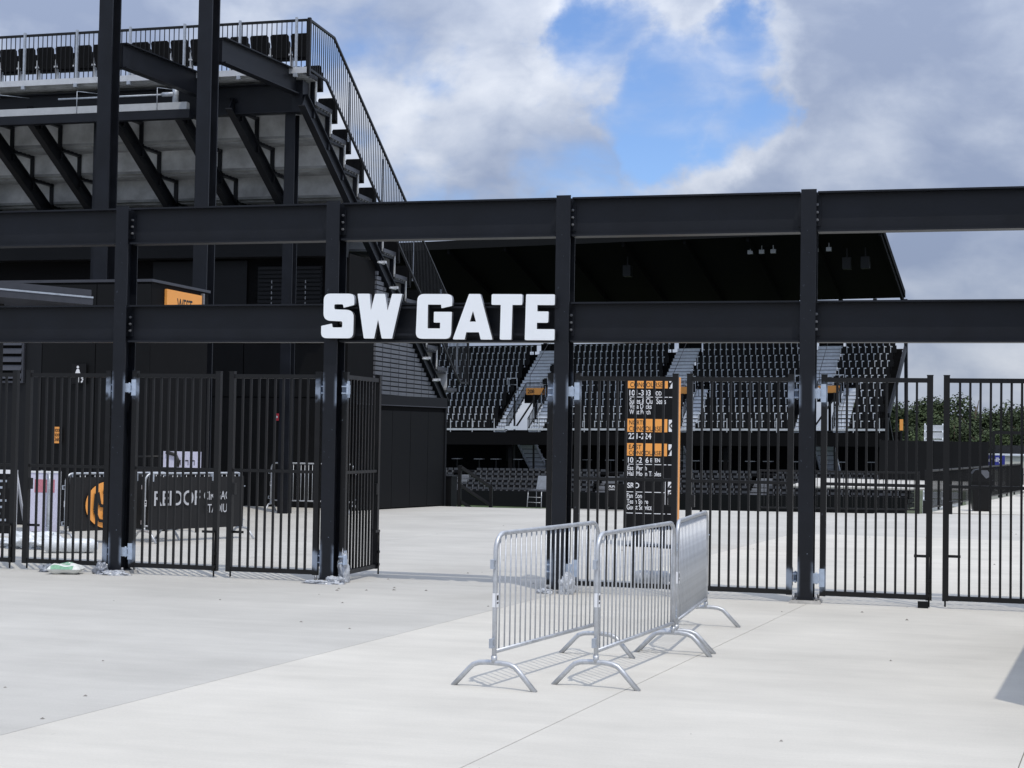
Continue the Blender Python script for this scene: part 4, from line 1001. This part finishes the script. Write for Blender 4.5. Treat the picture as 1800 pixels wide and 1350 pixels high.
MB().hexa([(x, y, z) for z, ys in ((.40, (-.2, .2)), (.43, (-.2, .2))) for y in ys for x in (-.21, .21)]).build('seat', M['seatl'], ch)
MB().hexa([(x, y, z) for z, ys in ((.44, (.17, .20)), (.78, (.25, .28))) for y in ys for x in (-.20, .20)]).build('backrest', M['galvd'], ch)
for x in (-.2, .2):
    for y in (-.18, .18): MB().tube([(x, y, .41), (x*1.08, y*1.15, 0)], .011, 6).build('leg', M['galv'], ch)
MB().tube([(-.205, -.19, .25), (.205, -.19, .25)], .008, 6).tube([(-.21, -.19, .12), (.21, -.19, .12)], .008, 6).build('stretcher', M['galv'], ch)
hrl = thing('stair_handrail', (-11.8, 38.3, 0), 'black sloping stair handrail going down to the pitch at the end of the screen wall', 'handrail')
MB().box(-.04, .04, -.04, .04, -.02, 1.02).build('post', M['fence'], hrl)
for z in (.98, .52, .12): MB().bar((.03, .0, z), (.62, .75, z-.52), .05, .075).build('rail', M['fence'], hrl)
MB().box(.57, .65, .70, .78, -1.2, .5).build('lower_post', M['fence'], hrl)
lw = thing('low_wall', (-12.2, 38.6, 0), 'low black block beside the stair handrail', 'wall')
MB().box(-.25, .15, -.2, .3, -1, .72).build('block', M['dark'], lw); MB().box(-.27, .17, -.22, .32, .7205, .76).build('coping', M['dark2'], lw)
pgs = thing('portable_sign', (-8.2, 39.35, 0), 'low black sign with small white lettering at the plaza edge right of the third column', 'sign', None, R(3))
MB().box(-.10, 1.0, 0, .04, .04, .62).build('panel', M['signblack'], pgs)
for x in (-.025, .925): MB().box(x-.025, x+.025, -.1, .18, 0, .0395).build('foot', M['fence'], pgs)
text('PUBLI', .0, .20, .52, .58, M['signwhite'], pgs, -.003, .03, shear=.15); text('CHARGES', .0, .19, .46, .50, M['signwhite'], pgs, -.003, .02)

# right background
bw = tag(MB().box(-6, 3.2, 63, 77, -.06, 0).build('far_walkway', M['slabg']), kind='structure')
pf = thing('privacy_fence', (-3, 76, 0), 'black solid privacy fence behind the railing at the right, in front of the trees', 'fence')
for i in range(6): MB().box(i*.8+.006, i*.8+.794, 0, .04, .02, 1.84).build('fence_panel', M['dark'], pf)
for i in range(7): MB().box(i*.8-.03, i*.8+.03, .0405, .10, 0, 1.88).build('post', M['fence'], pf)
for i in range(5): MB().bar((4.83, .1+i*1.6, .93), (4.83, .1+(i+1)*1.6-.02, .93), .04, 1.82).build('fence_panel', M['dark'], pf)
bl = thing('bleachers', (-.75, 92, -3.1), 'tall silver metal slatted bleachers behind the black privacy fence', 'bleachers')
sb_ = thing('side_bleachers', (.35, 92, -3.1), 'lower silver slatted bleachers just right of the tall ones', 'bleachers')
for par, w, n in ((bl, .55, 12), (sb_, .40, 8)):
    for k in range(n): MB().box(-w, w, .35*k, .35*k+.3, 1.2+k*.42, 1.26+k*.42).box(-w, w, .35*k-.02, .35*k+.01, 1.2+k*.42-.30, 1.1995+k*.42).build('plank', M['alu'], par)
    for x in (-w+.05, w-.05): MB().bar((x, 0, .9), (x, .35*n, .9+.42*n), .06, .1).bar((x, .35*n, .9+.42*n), (x, .35*n, 0), .06, .08, (0, 1, 0)).bar((x, 0, .9), (x, 0, 0), .06, .08, (0, 1, 0)).build('frame', M['galvd'], par)
ww = thing('white_shed', (3.2, 88, -1.5), 'off white shed wall behind the blue sign at the far right', 'shed')
MB().box(-2.2, 3, 0, 2.5, 0, 2.62).build('wall', M['offwhite'], ww); MB().box(-2.3, 3.1, -.1, 2.6, 2.6205, 2.72).build('roof', M['alud'], ww)
for i in range(12): MB().box(.35+i*.15, .38+i*.15, -.02, -.0005, .7, 2.0).build('slat', M['fence'], ww)
bs_ = thing('blue_sign', (2.3, 85, .45), 'small blue sign with white lettering at the far right behind the railing', 'sign')
MB().box(-.62, .55, 0, .05, 0, .72).build('panel', M['blue'], bs_); text('Family', -.5, .42, .32, .62, M['signwhite'], bs_, -.004, .02); MB().box(-.5, .3, -.004, -.0005, .12, .2).build('underline', M['signwhite'], bs_)
for x in (-.46, .40): MB().box(x-.04, x+.04, .051, .12, -2, .7).build('leg', M['fence'], bs_)
fr2 = thing('screen_frame', (2.4, 62, 0), 'black framed dark screen standing at the right edge behind the gate', 'screen')
MB().box(-.78, -.68, 0, .1, 0, 2.25).box(1.9, 2.0, 0, .1, 0, 2.25).box(-.6795, 1.8995, 0, .1, 2.13, 2.25).build('frame', M['fence'], fr2)
MB().box(-.6795, 1.8995, .02, .08, 1.42, 1.72).build('screen', M['glass'], fr2)
for i, (x, y) in enumerate(((2.4, 57), (3.4, 59), (3.0, 54.5))):
    t = thing('picnic_table', (x+.6, y, 0), ('dark table with white edge nearest the side railing', 'dark table farthest behind the side railing', 'dark table at the right picture edge behind the railing')[i], 'table', 'dark tables behind the side railing')
    MB().box(-.5, .5, -.4, .4, .72, .76).build('top', M['seatl'], t); MB().box(-.05, .05, -.05, .05, 0, .7195).build('leg', M['fence'], t); MB().box(-.3, .3, -.3, .3, 0, .03).build('foot', M['fence'], t)

# ------------------------------------------------------------------ trees behind the right side
def crown_mesh(seed, w, h, mt, n=7000, sc=.58):
    r = random.Random(seed); b = MB(); lobes = []
    for i in range(11):
        a = r.uniform(0, 2*math.pi); rad = r.uniform(0, .62)*w; lobes.append((rad*math.cos(a), rad*math.sin(a), h*(.30+.58*r.random())*(1-.25*rad/w), r.uniform(.28, .46)*w))
    for i in range(n):
        lx, ly, lz, lr = lobes[r.randrange(len(lobes))]
        d = Vector((r.gauss(0, 1), r.gauss(0, 1), r.gauss(0, 1))).normalized()*lr*(r.random()**.45)*r.choice((1, 1, 1, 1.12))
        c = Vector((lx+d.x, ly+d.y, lz+d.z*.8)); s = r.uniform(.16, .42)*sc
        nrm = (d+Vector((r.gauss(0, .6), r.gauss(0, .6), r.gauss(.4, .6)))*lr).normalized(); a = nrm.orthogonal().normalized(); q = nrm.cross(a)
        th = r.uniform(0, 6.28); e1 = (a*math.cos(th)+q*math.sin(th))*s; e2 = (q*math.cos(th)-a*math.sin(th))*s*r.uniform(.5, .9)
        b.add([c-e1, c-e2*.9+nrm*s*.2, c+e1, c+e2], [(0, 1, 2, 3)])
    return b.mesh('crown', mt)
def trunk_mesh(seed, h):
    r = random.Random(seed); b = MB(); b.tube([(0, 0, 0), (.1, .05, h*.3), (.05, -.1, h*.62), (.1, 0, h*.85)], [.28, .22, .15, .05], 7)
    for k in range(5):
        a = r.uniform(0, 6.28); z = h*(.3+.1*k); b.tube([(.07, 0, z), (.07+1.2*math.cos(a), 1.2*math.sin(a), z+1.3), (.07+2.2*math.cos(a), 2.2*math.sin(a), z+2.2)], [.11, .07, .03], 5)
    return b.mesh('trunk', M['bark'])
cr = [crown_mesh(11, 5.2, 10.5, M['leafa']), crown_mesh(12, 5.6, 10.0, M['leafb']), crown_mesh(13, 4.6, 11, M['leafa'])]
tk = [trunk_mesh(21, 9.5), trunk_mesh(22, 9), trunk_mesh(23, 10)]
rr = random.Random(5)
ORD = ['first', 'second', 'third', 'fourth', 'fifth', 'sixth', 'seventh', 'eighth', 'ninth', 'tenth', 'eleventh', 'twelfth']
KIND = ['dark bushy tree', 'green rounded tree', 'dark slender tree']
def tree(x, y, k, s, lab):
    t = thing('broadleaf_tree', (x, y, -3.8), lab, 'tree', 'trees of the wood behind the right side', rr.uniform(0, 6.28)); t.scale = (s*1.05, s*1.05, s)
    obj('crown', cr[k], t); obj('trunk', tk[k], t)
for i in range(11):
    x = -11.5+i*3.0+rr.uniform(-.7, .7); k = rr.randrange(3)
    tree(x, 236+rr.uniform(-6, 12), k, rr.uniform(1.04, 1.32), KIND[k]+' on the skyline, '+ORD[i]+' from left in back row')
for i in range(8):
    x = -9.5+i*3.7+rr.uniform(-.9, .9); k = rr.randrange(3)
    tree(x, 214+rr.uniform(-4, 6), k, rr.uniform(.80, .98), KIND[k]+' before the wood, '+ORD[i]+' from left in front row')
crf = [crown_mesh(31+q, 4.4, 10.4, M['leafa'], 1500, .95) for q in range(3)]
far = MB()
for i in range(60):     # the wood going on past the frame and behind the stands
    me = crf[rr.randrange(3)]; s_ = rr.uniform(1.05, 1.25); x = (-150+i*2.2 if i < 30 else 24+(i-30)*3.2); y = 250+rr.uniform(-8, 20)
    o = len(far.v); nv = len(me.vertices)
    vs_ = [me.vertices[q].co for q in range(0, nv)]
    far.v += [(x+c.x*s_, y+c.y*s_, -3.8+c.z*s_) for c in vs_]
    for q in range(0, nv//4): far.f.append((o+4*q, o+4*q+1, o+4*q+2, o+4*q+3)); far.m.append(i % 2); far.s.append(False)
me_ = bpy.data.meshes.new('distant_wood'); me_.from_pydata(far.v, [], far.f); me_.materials.append(M['leafa']); me_.materials.append(M['leafb']); me_.polygons.foreach_set('material_index', far.m)
tag(obj('distant_wood', me_), kind='stuff')

# ------------------------------------------------------------------ stand-in block added outside the right edge to cast the shadow in view
kk = thing('shadow_block', (1.15, 10.74, 0), 'dark stand-in block added just right of the view to throw the shadow at the right edge', 'kiosk', None, R(-6.2))
MB().box(0, 3, 0, 5.5, 0, 2.86).build('wall', M['dark2'], kk)
MB().box(-.0, 3.05, 0, 5.55, 2.8605, 3.0).build('roof', M['canopy'], kk)
w_ = MB().box(-.03, -.0005, 1.2, 2.6, 1.0, 2.1).build('window', M['glass'], kk); MB().box(-.12, -.031, 1.1, 2.7, .94, .99).build('sill', M['canopy'], w_)
